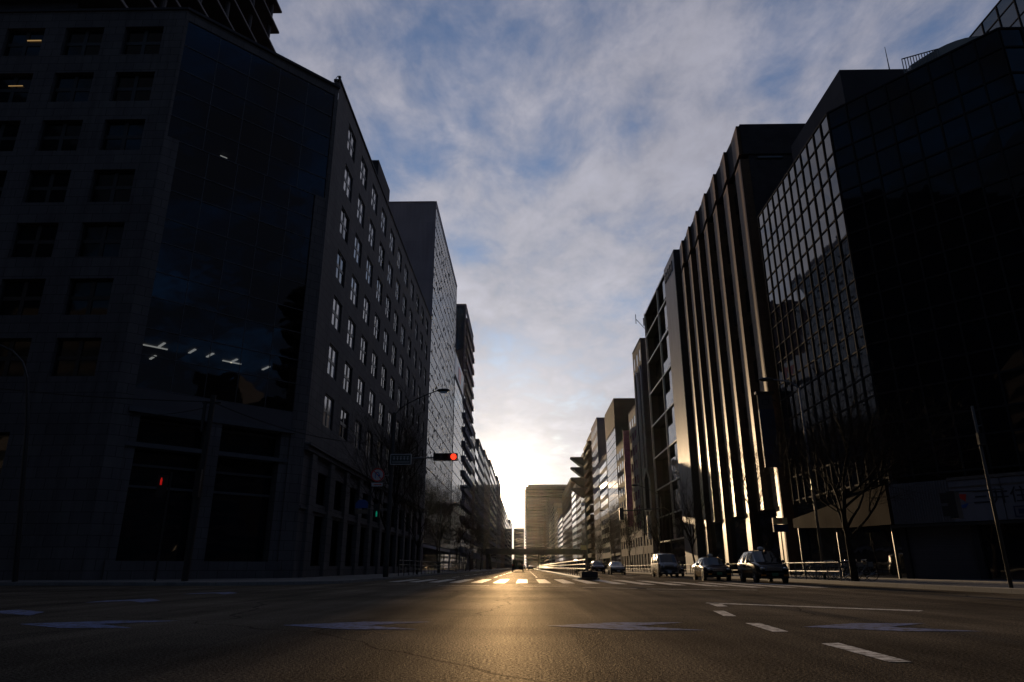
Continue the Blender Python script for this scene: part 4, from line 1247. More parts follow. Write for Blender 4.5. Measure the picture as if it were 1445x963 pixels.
def make_tree(loc, seed, h, maxd, label, spread=1.0):
    rnd = random.Random(seed)
    t = empty('bare_tree', loc, rnd.uniform(0,6), label, 'tree', 'bare street trees')
    a = MB(); b = MB()
    branch(a, b, (0,0,-.05), (0,0,1), .15, h*.40, 0, rnd, maxd)
    zmax = max(v[2] for v in b.v)
    k = h/zmax
    b.v = [(x*k*spread, y*k*spread, z*k) for x,y,z in b.v]; a.v = [(x*k*spread,y*k*spread,z*k) for x,y,z in a.v]
    a.build('trunk', M['bark'], t, True, world=False)
    b.build('crown', M['twig'], t, False, world=False)
    return t
T1 = make_tree((16.35,36.2,.15), 11, 11.6, 5, 'dense bare street tree on the right kerb beside the bicycles', 1.35)
T2 = make_tree((16.6,52.3,.15), 23, 11.8, 5, 'bare street tree in front of the sunlit granite piers', .9)
T3 = make_tree((16.5,70.0,.15), 31, 10.5, 4, 'thin bare tree in front of the smooth metal slab', .8)
T4 = make_tree((-10.9,55.5,.15), 47, 17.0, 5, 'large bare tree behind the left traffic signal', .95)
for (src, x, y, sc, rz, lab) in (
    (T4,-10.9,72,.85,1.0,'second bare tree along the left pavement railing'),
    (T2,-10.9,90,1.0,2.0,'third bare tree along the left pavement railing'),
    (T4,-10.9,112,.8,3.1,'fourth bare tree along the left pavement'),
    (T2,-10.9,140,1.0,4.0,'fifth bare tree along the left pavement, near the far van'),
    (T2,-10.9,172,1.0,.4,'most distant bare tree on the left pavement before the footbridge'),
    (T3,16.6,90,1.0,.8,'bare tree beside the parked van on the right pavement'),
    (T2,16.6,112,.9,2.7,'bare tree before the arched block on the right pavement'),
    (T2,16.6,136,1.0,5.0,'bare tree below the pale tiled blocks on the right'),
    (T3,16.6,165,1.1,1.9,'bare tree below the dark capped tower on the right'),
    (T2,16.6,200,1.0,3.7,'most distant bare tree on the right pavement before the footbridge')):
    c = copy_tree(src); c.location = (x,y,.15); c.rotation_euler.z = rz; c.scale = (sc,sc,sc); c['label'] = lab

# ------------------------------------------------------------------ street furniture, left corner
tp = empty('signal_pole', (-9.85,50.5,.15), 0, 'thick signal pole at the left kerb, carrying the red light and round turn sign', 'signal pole')
a = MB(); a.tube((-9.85,50.5,.15),(-9.85,50.5,11.9),.17,.13,12); a.build('post', M['pole_paint'], tp)
a = MB(); a.path([(-9.85,50.5,8.2),(-8.6,50.4,8.42),(-5.9,50.2,8.5)], .06, 8); a.build('arm', M['grey_metal'], tp)
a = MB(); a.tube((-9.85,50.5,.15),(-9.85,50.5,.9),.2,.2,12); a.build('base_sleeve', M['black_metal'], tp)
ts = empty('traffic_signal', (-5.9,50.2,8.3), 0, 'horizontal three-lamp traffic signal showing red over the left lanes', 'traffic signal')
a = MB(); a.box(-6.75,-4.95,50.0,50.25,8.22,8.76); a.build('housing', M['grey_panel'], ts)
for i, (x, mm) in enumerate(((-6.45,'shop_dark'),(-5.85,'shop_dark'),(-5.24,'red_light'))):
    a = MB(); a.disc((x,49.985,8.49),(0,1,0),.21,.04,24); l = a.build('lamp', M[mm], ts)
    a = MB()
    for k in range(11):
        t0 = math.pi*k/11-.15; t1 = math.pi*(k+1)/11-.15
        a.face([(x+.23*math.cos(t0),49.98,8.49+.23*math.sin(t0)),(x+.23*math.cos(t1),49.98,8.49+.23*math.sin(t1)),(x+.23*math.cos(t1),49.7,8.47+.23*math.sin(t1)),(x+.23*math.cos(t0),49.7,8.47+.23*math.sin(t0))])
    a.build('visor', M['black_metal'], l)
rs = empty('road_sign', (-9.15,50.2,8.3), 0, 'pale green rectangular name sign under the left signal arm', 'sign')
a = MB(); a.box(-9.9,-8.35,50.12,50.17,7.95,8.72); a.build('sign_plate', M['sign_green'], rs)
a = MB()
for q in ((-9.9,-8.35,7.95,7.99),(-9.9,-8.35,8.68,8.72),(-9.9,-9.86,7.99,8.68),(-8.39,-8.35,7.99,8.68),(-9.75,-8.5,8.12,8.15)): a.box(q[0],q[1],50.1,50.118,q[2],q[3])
a.build('sign_border', M['sign_white'], rs)
a = MB()
for k in range(5):
    x = -9.7+.25*k
    a.box(x,x+.15,50.1,50.118,8.5,8.53); a.box(x+.06,x+.09,50.1,50.118,8.27,8.5); a.box(x,x+.15,50.1,50.118,8.36,8.39)
a.build('lettering', M['sign_white'], rs)
nt_ = empty('prohibition_sign', (-10.75,50.3,7.2), 0, 'round red-ringed no turn sign with a white plate below, left of the signal pole', 'sign')
a = MB(); a.disc((-10.8,50.28,7.22),(0,1,0),.5,.03,32); a.build('sign_plate', M['sign_white'], nt_)
a = MB()
for k in range(32):
    t0 = 2*math.pi*k/32; t1 = 2*math.pi*(k+1)/32
    for r0, r1 in ((.40,.5),):
        a.face([(-10.8+r0*math.cos(t0),50.26,7.22+r0*math.sin(t0)),(-10.8+r1*math.cos(t0),50.26,7.22+r1*math.sin(t0)),(-10.8+r1*math.cos(t1),50.26,7.22+r1*math.sin(t1)),(-10.8+r0*math.cos(t1),50.26,7.22+r0*math.sin(t1))])
c_, s_ = math.cos(R(-45)), math.sin(R(-45))
a.face([(-10.8-.41*c_-.035*s_,50.252,7.22-.41*s_+.035*c_),(-10.8-.41*c_+.035*s_,50.252,7.22-.41*s_-.035*c_),(-10.8+.41*c_+.035*s_,50.252,7.22+.41*s_-.035*c_),(-10.8+.41*c_-.035*s_,50.252,7.22+.41*s_+.035*c_)])
a.build('red_ring', M['sign_red'], nt_)
a = MB(); pts = [(-10.95,7.0),(-10.95,7.28)] + [(-10.82+.13*math.cos(t),7.28+.13*math.sin(t)) for t in [math.pi*(1-k/6) for k in range(1,7)]] + [(-10.69,7.22)]
for (x0,z0),(x1,z1) in zip(pts[:-1],pts[1:]): a.tube((x0,50.258,z0),(x1,50.258,z1),.035,.035,6)
a.face([(-10.81,50.25,7.22),(-10.57,50.25,7.22),(-10.69,50.25,7.06)]); a.build('turn_arrow', M['sign_blue'], nt_)
a = MB(); a.box(-11.2,-10.4,50.27,50.3,6.4,6.66); pl_ = a.build('sub_plate', M['sign_white'], nt_)
a = MB(); a.box(-11.05,-10.55,50.255,50.268,6.5,6.55); a.face([(-10.55,50.26,6.45),(-10.45,50.26,6.525),(-10.55,50.26,6.6)]); a.build('red_arrow', M['sign_red'], pl_)
a = MB(); a.tube((-9.85,50.5,7.2),(-10.85,50.33,7.2),.03,.03,6); a.build('bracket', M['grey_metal'], nt_)
pg = empty('pedestrian_signal', (-10.7,50.3,4.3), 0, 'pedestrian signal showing a small green man beside the left signal pole', 'traffic signal')
a = MB(); a.box(-10.88,-10.48,50.15,50.4,4.2,5.15); a.build('housing', M['black_metal'], pg)
def little_man(mb, x, y, z, s):
    mb.disc((x,y,z+.15*s),(0,1,0),.035*s,.02,10); mb.box(x-.05*s,x+.05*s,y-.01,y+.01,z-.03*s,z+.1*s); mb.box(x-.045*s,x-.01*s,y-.01,y+.01,z-.19*s,z-.03*s); mb.box(x+.01*s,x+.045*s,y-.01,y+.01,z-.19*s,z-.03*s)
a = MB(); little_man(a,-10.68,50.13,4.45,1.05); a.build('lamp', M['green_man'], pg)
a = MB(); a.tube((-9.85,50.5,4.7),(-10.6,50.35,4.7),.03,.03,6); a.build('bracket', M['grey_metal'], pg)
bs = empty('road_sign', (-11.8,50.2,4.9), 0, 'small blue direction sign with a pale plate, left of the green pedestrian signal', 'sign')
a = MB(); a.extrude_y([(-12.25,4.85),(-11.35,4.85),(-11.35,5.25),(-11.6,5.45),(-12.0,5.45),(-12.25,5.2)], 50.2, 50.24); a.build('sign_plate', M['sign_blue'], bs)
a = MB(); a.box(-12.25,-11.35,50.2,50.24,4.45,4.75); a.build('sub_plate', M['beige'], bs)
a = MB(); a.tube((-11.4,50.26,4.8),(-9.85,50.5,4.8),.025,.025,6); a.build('bracket', M['grey_metal'], bs)

def lamp_post(loc, label, h, reach, m='black_metal', group='avenue street lamps', rz=0):
    t = empty('street_lamp', loc, rz, label, 'street lamp', group)
    a = MB(); a.tube((0,0,0),(0,0,1.2),.12,.12,10); a.tube((0,0,1.2),(0,0,h*.86),.10,.06,10); a.build('post', M[m], t, True, world=False)
    a = MB(); pts = [(reach*(1-math.cos(k*math.pi/2/7)) if False else reach*math.sin(k/7*math.pi/2)**1.6, 0, h*.86+(h*.14)*math.sin(k/7*math.pi/2)) for k in range(8)]
    a.path(pts, .045, 8); a.build('arm', M[m], t, True, world=False)
    a = MB(); n_ = 8
    prof = [(0,.05),(.15,.12),(.45,.17),(.85,.16),(1.05,.06)]
    for (x0,r0),(x1,r1) in zip(prof[:-1],prof[1:]): a.tube((reach-.1+x0,0,h),(reach-.1+x1,0,h),r0,r1,10,True)
    hd = a.build('lamp_head', M[m], t, True, world=False)
    a = MB(); a.box(reach+.2,reach+.75,-.12,.12,h-.2,h-.13); a.build('lamp_glass', M['headlight'], hd, world=False)
    return t
LP = lamp_post((-10.2,52.6,.15), 'curved-arm street lamp reaching over the left lanes beside the red signal', 14.0, 3.3)
for (x,y,rz,lab) in ((-10.4,86,0,'second curved-arm lamp along the left pavement'),(-10.4,124,0,'third curved-arm lamp along the left pavement'),
                     (16.2,84,math.pi,'curved-arm lamp over the parked van on the right'),(16.2,122,math.pi,'second curved-arm lamp on the right pavement'),(16.2,162,math.pi,'distant curved-arm lamp on the right pavement')):
    c = copy_tree(LP); c.location = (x,y,.15); c.rotation_euler.z = rz; c['label'] = lab; c.scale = (.8,.8,.72)
# left cross street: utility pole, red man, arched lamp, cables
up = empty('utility_pole', (-16.9,35.5,.15), 0, 'dark utility pole with a cable top before the left glass chamfer', 'pole')
a = MB(); a.tube((-16.9,35.5,.15),(-16.75,35.5,9.6),.17,.14,10); a.build('post', M['black_metal'], up)
a = MB(); a.tube((-17.1,35.4,7.6),(-17.1,35.4,9.2),.09,.09,8); a.tube((-17.3,35.5,9.2),(-16.3,35.5,9.2),.05,.05,6); a.build('cross_arm', M['black_metal'], up)
a = MB(); a.box(-16.95,-16.65,35.1,35.3,4.2,5.6); a.build('control_box', M['black_metal'], up)
pr = empty('pedestrian_signal', (-19.0,36,.15), 0, 'pedestrian signal showing a red man before the left corner entrance', 'traffic signal')
a = MB(); a.tube((-18.7,36.1,.15),(-18.7,36.1,5.6),.06,.05,8); a.build('post', M['black_metal'], pr)
a = MB(); a.box(-19.25,-18.82,35.85,36.1,4.3,5.4); a.build('housing', M['black_metal'], pr)
a = MB(); little_man(a,-19.04,35.83,5.08,1.0); a.build('lamp', M['red_man'], pr)
al = empty('street_lamp', (-24.2,33.8,.15), 0, 'dark arched street lamp at the far left edge of the picture', 'street lamp')
a = MB(); a.tube((-24.2,33.8,.15),(-25.0,33.4,7.6),.13,.10,10); a.tube((-25.0,33.4,7.6),(-25.4,33.2,10.0),.10,.08,10); a.build('post', M['black_metal'], al)
a = MB(); a.path([(-25.4,33.2,10.0),(-25.75,33.1,10.8),(-26.4,33.05,11.4),(-27.1,33,11.7),(-28.2,33,11.9)], .06, 8); a.build('arm', M['black_metal'], al)
a = MB(); a.ball((-28.7,33,11.9),.55,1,.4,.3); a.build('lamp_head', M['black_metal'], al, True)
def cable(label, pts_, r=.018, sag=.5):
    a = MB()
    p0, p1 = Vector(pts_[0]), Vector(pts_[1]); pr_ = p0
    for k in range(1,17):
        t = k/16; q = p0.lerp(p1,t); q.z -= sag*4*t*(1-t); a.tube(pr_,q,r,r,4,False); pr_ = q
    o = a.build('overhead_cable', M['black_metal']); tag(o, label, 'cable', 'overhead cables at the left corner')
cable('thin cable from the utility pole towards the left edge', ((-16.8,35.5,9.25),(-46,33.5,13.0)), .03, .9)
cable('lower cable looping left from the utility pole to the stone wall', ((-16.8,35.5,9.0),(-24.0,38.3,9.3)), .02, .3)
cable('cable from the utility pole to the thick signal pole', ((-16.8,35.5,9.25),(-9.85,50.5,9.6)), .025, .7)

# ------------------------------------------------------------------ railings
def rail_fence(name, label, pts, posts, zs, z0, m, r=.04, group=None):
    t = empty(name, (pts[0][0],pts[0][1],0), 0, label, 'railing', group)
    for z in zs:
        a = MB(); a.path([(x,y,z) for x,y in pts], r, 8); a.build('rail', M[m], t)
    me = MB(); me.tube((0,0,z0),(0,0,zs[0]+.03),r*1.15,r*1.15,8); mm = me.mesh('post'); mm.materials.append(M[m])
    for (x,y) in posts:
        inst('post', mm, t, (x-pts[0][0], y-pts[0][1], 0))
    return t
rail_fence('guard_railing', 'three-rail guard railing along the planted median, catching the sun', [(4.3,51.5),(4.3,90),(4.25,150),(4.2,250)], [(4.3,51.5+3*i) for i in range(67)], (1.33,1.02,.70), .15, 'grey_metal', .05)
rail_fence('guard_railing', 'dark guard railing along the left pavement kerb', [(-10.1,57),(-10.1,128)], [(-10.1,57+2.5*i) for i in range(29)], (1.35,1.0,.65), .15, 'pole_paint', .035)
rail_fence('pipe_railing', 'pipe railing in front of the parked bicycles on the right', [(15.95,36.9),(15.95,46.0)], [(15.95,36.9+1.5*i) for i in range(7)], (1.05,.6), .15, 'grey_metal', .035)
rail_fence('pipe_railing', 'pipe railing behind the parked taxis on the right', [(15.95,50),(15.95,76)], [(15.95,50+2*i) for i in range(14)], (1.05,.6), .15, 'pole_paint', .035)
rail_fence('pipe_railing', 'far pipe railing past the parked van on the right', [(15.95,80),(15.95,130)], [(15.95,80+2.5*i) for i in range(21)], (1.05,.6), .15, 'pole_paint', .035)
# median nose block with its sign post
mn = empty('median_marker', (4.25,49.5,.15), 0, 'slim sign post with a small yellow plate on a dark block at the median nose', 'sign')
a = MB(); a.box(3.75,4.85,48.6,50.2,.155,.55); a.build('base_block', M['granite_dark'], mn)
a = MB(); a.tube((4.25,49.5,.55),(4.25,49.5,5.2),.05,.045,8); a.build('post', M['grey_metal'], mn)
a = MB(); a.box(3.82,4.2,49.4,49.44,1.95,2.25); a.build('sign_plate', M['sign_yellow'], mn)
a = MB(); a.ball((4.05,49.5,5.0),.16,1,1,.7); a.tube((4.25,49.5,5.1),(4.0,49.5,5.1),.03,.03,6); a.build('lamp_head', M['white_metal'], mn)

# ------------------------------------------------------------------ right corner pole
rp = empty('signal_pole', (16.05,24.3,.15), 0, 'slim grey pole at the right picture edge with a short signal arm', 'signal pole')
a = MB(); a.tube((16.05,24.3,.1),(16.05,24.3,6.3),.065,.045,12); a.build('post', M['pole_paint'], rp, True)
a = MB(); a.tube((16.05,24.3,3.33),(14.75,24.3,3.28),.03,.03,8); a.tube((16.05,24.3,3.35),(16.5,24.3,3.38),.03,.03,8); a.build('arm', M['black_metal'], rp)
a = MB(); a.box(15.95,16.15,24.15,24.28,4.9,5.3); a.tube((16.05,24.3,5.55),(16.25,24.3,5.6),.02,.02,6); a.build('clamp_box', M['black_metal'], rp)
rp2 = empty('pedestrian_signal', (14.8,24.4,2.4), R(35), 'two-lamp pedestrian signal turned away, on the right pole arm', 'traffic signal')
a = MB(); a.box(-.17,.17,-.13,.13,0,.9); a.build('housing', M['black_metal'], rp2, world=False)
for z in (.22,.66):
    a = MB(); a.box(-.14,.14,.13,.16,z-.17,z+.17); l_ = a.build('lamp', M['headlight'], rp2, world=False)
    a = MB(); a.box(-.17,.17,.13,.4,z+.18,z+.2); a.box(-.17,-.15,.13,.36,z-.15,z+.18); a.build('visor', M['black_metal'], l_, world=False)
wp = empty('street_lamp', (16.75,40.8,.15), 0, 'tall slim street lamp by the right bicycles, lit along one side', 'street lamp')
a = MB(); a.tube((16.75,40.8,.15),(16.75,40.8,11.2),.085,.06,10); a.build('post', M['grey_metal'], wp, True)
a = MB(); a.path([(16.75,40.8,11.2),(16.2,40.8,11.6),(15.2,40.8,11.75)], .045, 8); a.build('arm', M['grey_metal'], wp)
a = MB(); a.ball((14.8,40.8,11.75),.5,1,.35,.25); a.build('lamp_head', M['black_metal'], wp, True)
ms = empty('shop_sign', (19.7,55,3.4), 0, 'double shop sign, orange above and blue below, hung beside the granite block', 'sign')
a = MB(); a.box(19.15,20.25,54.9,55.1,3.98,4.45); a.build('sign_face', M['sign_yellow'], ms)
a = MB()
for k in range(3): a.box(19.6+.1*k,19.64+.1*k,54.88,54.897,4.1,4.33)
a.box(19.6,19.84,54.88,54.897,4.3,4.34); a.build('lettering', M['sign_red'], ms)
a = MB(); a.box(19.15,20.25,54.9,55.1,3.4,3.95); a.build('lower_face', M['sign_navy'], ms)
a = MB(); a.tube((19.7,55,.15),(19.7,55,3.4),.05,.05,8); a.build('post', M['black_metal'], ms)
sg2 = empty('traffic_signal', (10.9,80,5.4), 0, 'dark back of a traffic signal hanging over the right lanes', 'traffic signal')
a = MB(); a.box(10.9-.25,11.15,79.8,80.05,5.9,7.2); a.build('housing', M['black_metal'], sg2)
for k in range(3):
    a = MB(); a.disc((10.9,80.07,6.15+.4*k),(0,1,0),.16,.04,14); a.build('lamp', M['shop_dark'], sg2)
a = MB(); a.path([(16.3,80,.15),(16.3,80,6.9),(15.8,80,7.2),(11,80,6.9)], .07, 8); a.build('mast_arm', M['black_metal'], sg2)

# ------------------------------------------------------------------ bicycles
def make_bicycle(loc, rz, label):
    t = empty('bicycle', loc, rz, label, 'bicycle', 'bicycles parked behind the right railing')
    for y in (-.52,.52):
        a = MB(); n_ = 22
        for k in range(n_):
            t0, t1 = 2*math.pi*k/n_, 2*math.pi*(k+1)/n_
            a.tube((0,y+.33*math.cos(t0),.34+.33*math.sin(t0)),(0,y+.33*math.cos(t1),.34+.33*math.sin(t1)),.018,.018,5,False)
        wl_ = a.build('wheel', M['rubber'], t, world=False)
        a = MB()
        for k in range(12): t0 = 2*math.pi*k/12; a.tube((0,y,.34),(0,y+.31*math.cos(t0),.34+.31*math.sin(t0)),.005,.005,3,False)
        a.build('spokes', M['rim'], wl_, world=False)
    a = MB()
    P_ = {'bb':(0,.05,.30),'st':(0,.17,.72),'hd':(0,-.36,.78),'rw':(0,.52,.34),'fw':(0,-.52,.34)}
    for p, q in (('bb','st'),('bb','hd'),('st','hd'),('bb','rw'),('st','rw'),('hd','fw')): a.tube(P_[p],P_[q],.018,.018,6)
    a.build('frame', M['grey_metal'], t, world=False)
    a = MB(); a.tube((0,-.36,.78),(0,-.34,1.02),.014,.014,6); a.path([(-.28,-.2,1.0),(-.2,-.34,1.03),(.2,-.34,1.03),(.28,-.2,1.0)],.014,6); a.build('handlebar', M['rim'], t, world=False)
    a = MB(); a.tube((0,.17,.72),(0,.2,.88),.014,.014,6); a.ball((0,.22,.9),.13,.7,1.1,.35); a.build('saddle', M['plastic'], t, world=False)
    a = MB()
    for k in range(6): a.box(-.17+.066*k,-.16+.066*k,-.62,-.39,.68,.92)
    for z in (.68,.8,.92): a.box(-.17,.17,-.63,-.62,z-.008,z+.008); a.box(-.17,.17,-.39,-.38,z-.008,z+.008)
    a.build('basket', M['grey_metal'], t, world=False)
    return t
bk = make_bicycle((17.2,37.4,.15), R(80), 'parked bicycle nearest the right tree trunk, first of the row')
ords = ['second','third','fourth','fifth','sixth','seventh','eighth','ninth']
for i in range(8):
    c = copy_tree(bk); c.location = (17.1+.15*(i%3),38.3+.95*i,.15); c.rotation_euler = (0,R(random.uniform(-6,6)),R(80+random.uniform(-14,14))); c['label'] = 'parked bicycle behind the right railing, %s from the tree trunk' % ords[i]

# ------------------------------------------------------------------ vehicles
def vehicle(name, label, cat, loc, rz, paint, st, cab, pillars, Lh, wheels, wr_=.31, taxi=None, group='vehicles stopped along the right kerb', plate='plate', lights=('headlight','taillight'), mirror=True, wheel_w=.2, grille=True):
    """st: stations (y, z_sill, half_width, z_belt, half_roof, z_roof); nose at -y. cab=(y of windscreen base, windscreen top, rear glass top, rear glass base)"""
    t = empty(name, loc, rz, label, cat, group)
    def at(y):
        for p, q in zip(st[:-1], st[1:]):
            if y <= q[0]+1e-9:
                f = (y-p[0])/max(1e-9,(q[0]-p[0])); return [p[i]+(q[i]-p[i])*f for i in range(6)]
        return list(st[-1])
    ys = sorted(set([s[0] for s in st]+[v for pr_ in pillars for v in pr_]))
    rings = []
    for y in ys:
        _, z0, wb, zb, wr, zr = at(y)
        k = min(1.0, max(.02,(zr-zb)/.5))
        h = [(0,z0),(wb*.86,z0),(wb*.965,z0+.10*(zb-z0)),(wb,z0+.5*(zb-z0)),(wb*.99,z0+.82*(zb-z0)),(wb*.955,zb),(wr,zr-.11*k),(wr-.07,zr-.035*k),(wr*.5,zr),(0,zr+.008)]
        rings.append([(x,y,z) for x,z in h])
    body = MB(); gs = {1:MB(),-1:MB()}; gf = MB(); gr = MB()
    nr = 10
    def inpill(a_, b_): return any(a_ >= p0-1e-6 and b_ <= p1+1e-6 for p0, p1 in pillars)
    for i in range(len(ys)-1):
        for j in range(nr-1):
            for sg in (1,-1):
                q = [rings[i][j],rings[i][j+1],rings[i+1][j+1],rings[i+1][j]]
                q = [(x*sg,y,z) for x,y,z in q]
                if sg < 0: q = q[::-1]
                a_, b_ = ys[i], ys[i+1]
                if j == 5 and a_ >= cab[0]-1e-6 and b_ <= cab[3]+1e-6 and not inpill(a_,b_): gs[sg].face(q)
                elif j >= 7 and a_ >= cab[0]-1e-6 and b_ <= cab[1]+1e-6: gf.face(q)
                elif j >= 7 and a_ >= cab[2]-1e-6 and b_ <= cab[3]+1e-6: gr.face(q)
                else: body.face(q)
    for idx in (0,-1):
        r_ = rings[idx]; poly = r_ + [(-x,y,z) for x,y,z in r_[-2:0:-1]]
        body.face(poly if idx == 0 else poly[::-1])
    bo = body.build('body', M[paint], t, True, world=False)
    md = bo.modifiers.new('weld','WELD'); md.merge_threshold = .001
    try: bo.data.set_sharp_from_angle(angle=R(38))
    except Exception: pass
    for g_ in gs.values():
        if g_.f: g_.build('side_window', M['car_glass'], t, world=False)
    if gf.f: gf.build('windscreen', M['car_glass'], t, True, world=False)
    if gr.f: gr.build('rear_window', M['car_glass'], t, True, world=False)
    wb = max(s[2] for s in st)
    tm = MB()
    prof = [(wr_*.62,-wheel_w/2),(wr_*.94,-wheel_w/2),(wr_,-wheel_w*.36),(wr_,wheel_w*.36),(wr_*.94,wheel_w/2),(wr_*.62,wheel_w/2)]
    n_ = 20
    for k in range(n_):
        t0, t1 = 2*math.pi*k/n_, 2*math.pi*(k+1)/n_
        for (ra,xa),(rb_,xb_) in zip(prof, prof[1:]+prof[:1]):
            tm.face([(xa,ra*math.cos(t0),ra*math.sin(t0)),(xa,ra*math.cos(t1),ra*math.sin(t1)),(xb_,rb_*math.cos(t1),rb_*math.sin(t1)),(xb_,rb_*math.cos(t0),rb_*math.sin(t0))])
    tme = tm.mesh('wheel', smooth=True); tme.materials.append(M['rubber'])
    rm = MB(); rm.disc((0,0,0),(1,0,0),wr_*.63,wheel_w*.7,20)
    for k in range(5):
        t0 = 2*math.pi*k/5
        for sx in (-1,1): rm.tube((sx*wheel_w*.37,0,0),(sx*wheel_w*.37,wr_*.58*math.cos(t0),wr_*.58*math.sin(t0)),.035,.03,6)
    rme = rm.mesh('rim'); rme.materials.append(M['rim'])
    ar = MB()
    for y in wheels:
        for sx in (-1,1):
            w_ = inst('wheel', tme, t, (sx*(wb-wheel_w*.5+.015), y, wr_)); inst('rim', rme, w_, (0,0,0))
            ar.disc((sx*(wb-.006),y,wr_+.02),(1,0,0),wr_*1.16,.02,22)
    ar.build('wheel_arch', M['plastic'], t, world=False)
    s0 = at(ys[0]+.1); s1 = at(ys[-1]-.08)
    zb0, w0 = s0[3], s0[2]
    yf = ys[0]; yr = ys[-1]
    for sx in (-1,1):
        a = MB(); a.ball((sx*w0*.76, yf+.08, zb0-.06), .13, 1.15, .75, .62, 12, 8); a.build('headlight', M['headlight'], t, True, world=False)
        a = MB(); a.box(sx*w0*.74-.12, sx*w0*.74+.12, yf-.02, yf+.05, s0[1]+.12, s0[1]+.2); a.build('fog_lamp', M['amber'] if taxi else M['headlight'], t, world=False)
        a = MB(); a.box(sx*s1[2]*.86-.09, sx*s1[2]*.86+.09, yr-.06, yr+.02, s1[3]-.28, s1[3]+.02); a.build('tail_lamp', M['taillight'], t, world=False)
        if mirror:
            sm = at(cab[0]+.35)
            a = MB(); a.ball((sx*(sm[2]+.12), cab[0]+.35, sm[3]+.09), .11, 1.0, .55, .8, 10, 6); a.tube((sx*sm[2]*.95,cab[0]+.4,sm[3]+.02),(sx*(sm[2]+.1),cab[0]+.36,sm[3]+.06),.025,.02,6); a.build('wing_mirror', M[paint], t, True, world=False)
        a = MB()
        for yy in (cab[0]+1.05, cab[0]+2.0):
            sm = at(min(yy, ys[-1]))
            a.box(sx*sm[2]-.02, sx*sm[2]+.02, yy-.09, yy+.09, sm[3]-.16, sm[3]-.12)
        a.build('door_handle', M['rim'], t, world=False)
    if grille:
        a = MB()
        for k in range(4): a.box(-w0*.5,w0*.5,yf-.025,yf+.05,zb0-.16+.05*k,zb0-.135+.05*k)
        a.build('grille', M['rim'], t, world=False)
    a = MB(); a.box(-w0*.92,w0*.92,yf-.06,yf+.06,s0[1]+.02,s0[1]+.1); a.box(-w0*.6,w0*.6,yf-.03,yf+.05,s0[1]+.2,s0[1]+.27); a.build('bumper', M['plastic'], t, world=False)
    a = MB(); a.box(-.165,.165,yf-.075,yf-.06,s0[1]+.12,s0[1]+.29); a.build('number_plate', M[plate], t, world=False)
    a = MB(); a.box(-.165,.165,yr+.003,yr+.015,s1[1]+.3,s1[1]+.47); a.build('number_plate', M[plate], t, world=False)
    if taxi:
        yt, zt = taxi
        a = MB(); a.ball((0,yt,zt+.09),.15,1.25,.55,.75,14,8); a.build('roof_lamp', M['sign_white'], t, True, world=False)
        a = MB(); a.box(-.14,.14,yt-.06,yt+.06,zt-.02,zt+.03); a.build('lamp_base', M['plastic'], t, world=False)
    return t

JPN = [(-2.2,.32,.66,.60,.58,.63),(-2.12,.24,.78,.80,.66,.85),(-1.75,.22,.835,.93,.68,.99),(-1.12,.22,.85,1.02,.70,1.09),(-.30,.22,.85,1.03,.60,1.67),(.25,.22,.85,1.03,.60,1.735),(1.35,.22,.85,1.04,.59,1.71),(1.85,.24,.84,1.05,.57,1.62),(2.12,.28,.82,1.05,.62,1.12),(2.2,.34,.78,.95,.66,1.0)]
vehicle('taxi', 'tall black taxi with a white roof lamp, nearest in the right kerb row', 'taxi', (13.35,40.9,0), R(-2), 'car_black', JPN, (-1.12,-.30,1.85,2.12), [(-.34,-.26),(.42,.52),(1.28,1.42)], 2.2, (-1.38,1.32), taxi=(-.05,1.72))
SED = [(-2.33,.34,.62,.60,.55,.63),(-2.25,.24,.78,.74,.66,.77),(-1.7,.2,.84,.84,.68,.88),(-1.05,.2,.85,.90,.70,.95),(-.42,.2,.85,.92,.58,1.42),(.05,.2,.85,.93,.58,1.48),(.75,.2,.85,.94,.57,1.46),(1.25,.2,.85,.95,.58,1.36),(1.75,.22,.84,.95,.66,.99),(2.25,.26,.80,.90,.64,.93),(2.33,.36,.72,.78,.58,.80)]
vehicle('taxi', 'dark saloon taxi with a small roof lamp, second in the right kerb row', 'taxi', (12.25,47.9,0), R(-2), 'car_navy', SED, (-1.05,-.42,1.25,1.75), [(-.46,-.38),(.38,.48),(1.18,1.3)], 2.33, (-1.42,1.38), taxi=(-.1,1.46))
VAN = [(-2.35,.34,.70,.72,.66,.80),(-2.27,.24,.82,.98,.74,1.04),(-2.05,.22,.845,1.12,.76,1.20),(-1.45,.22,.85,1.16,.70,1.88),(-1.1,.22,.85,1.17,.70,1.97),(0,.22,.85,1.17,.70,1.99),(1.9,.22,.85,1.17,.70,1.98),(2.2,.24,.845,1.17,.68,1.90),(2.34,.3,.83,1.15,.70,1.3),(2.36,.36,.8,1.0,.7,1.1)]
vehicle('van', 'silver high-roof van facing the crossing, third in the right kerb row', 'van', (12.3,64.0,0), R(-1), 'car_silver', VAN, (-2.05,-1.45,2.2,2.34), [(-1.5,-1.4),(-.55,-.42),(.75,.87),(2.05,2.2)], 2.35, (-1.45,1.4), .32, plate='plate_white')
WAG = [(-2.2,.3,.66,.56,.6,.6),(-2.1,.22,.80,.74,.68,.78),(-1.5,.2,.86,.86,.70,.92),(-.95,.2,.87,.92,.72,.99),(0,.2,.87,.94,.60,1.44),(.5,.2,.87,.95,.60,1.49),(1.2,.2,.87,.97,.58,1.44),(2.0,.24,.85,1.0,.60,1.12),(2.2,.3,.80,.92,.62,.98)]
vehicle('car', 'pale silver hatchback with a sun glint on its roof, fourth in the right row', 'car', (10.8,86.0,0), R(-1), 'car_grey', WAG, (-.95,0,1.2,2.0), [(-.05,.06),(.7,.8),(1.5,1.7)], 2.2, (-1.35,1.35), plate='plate_white')
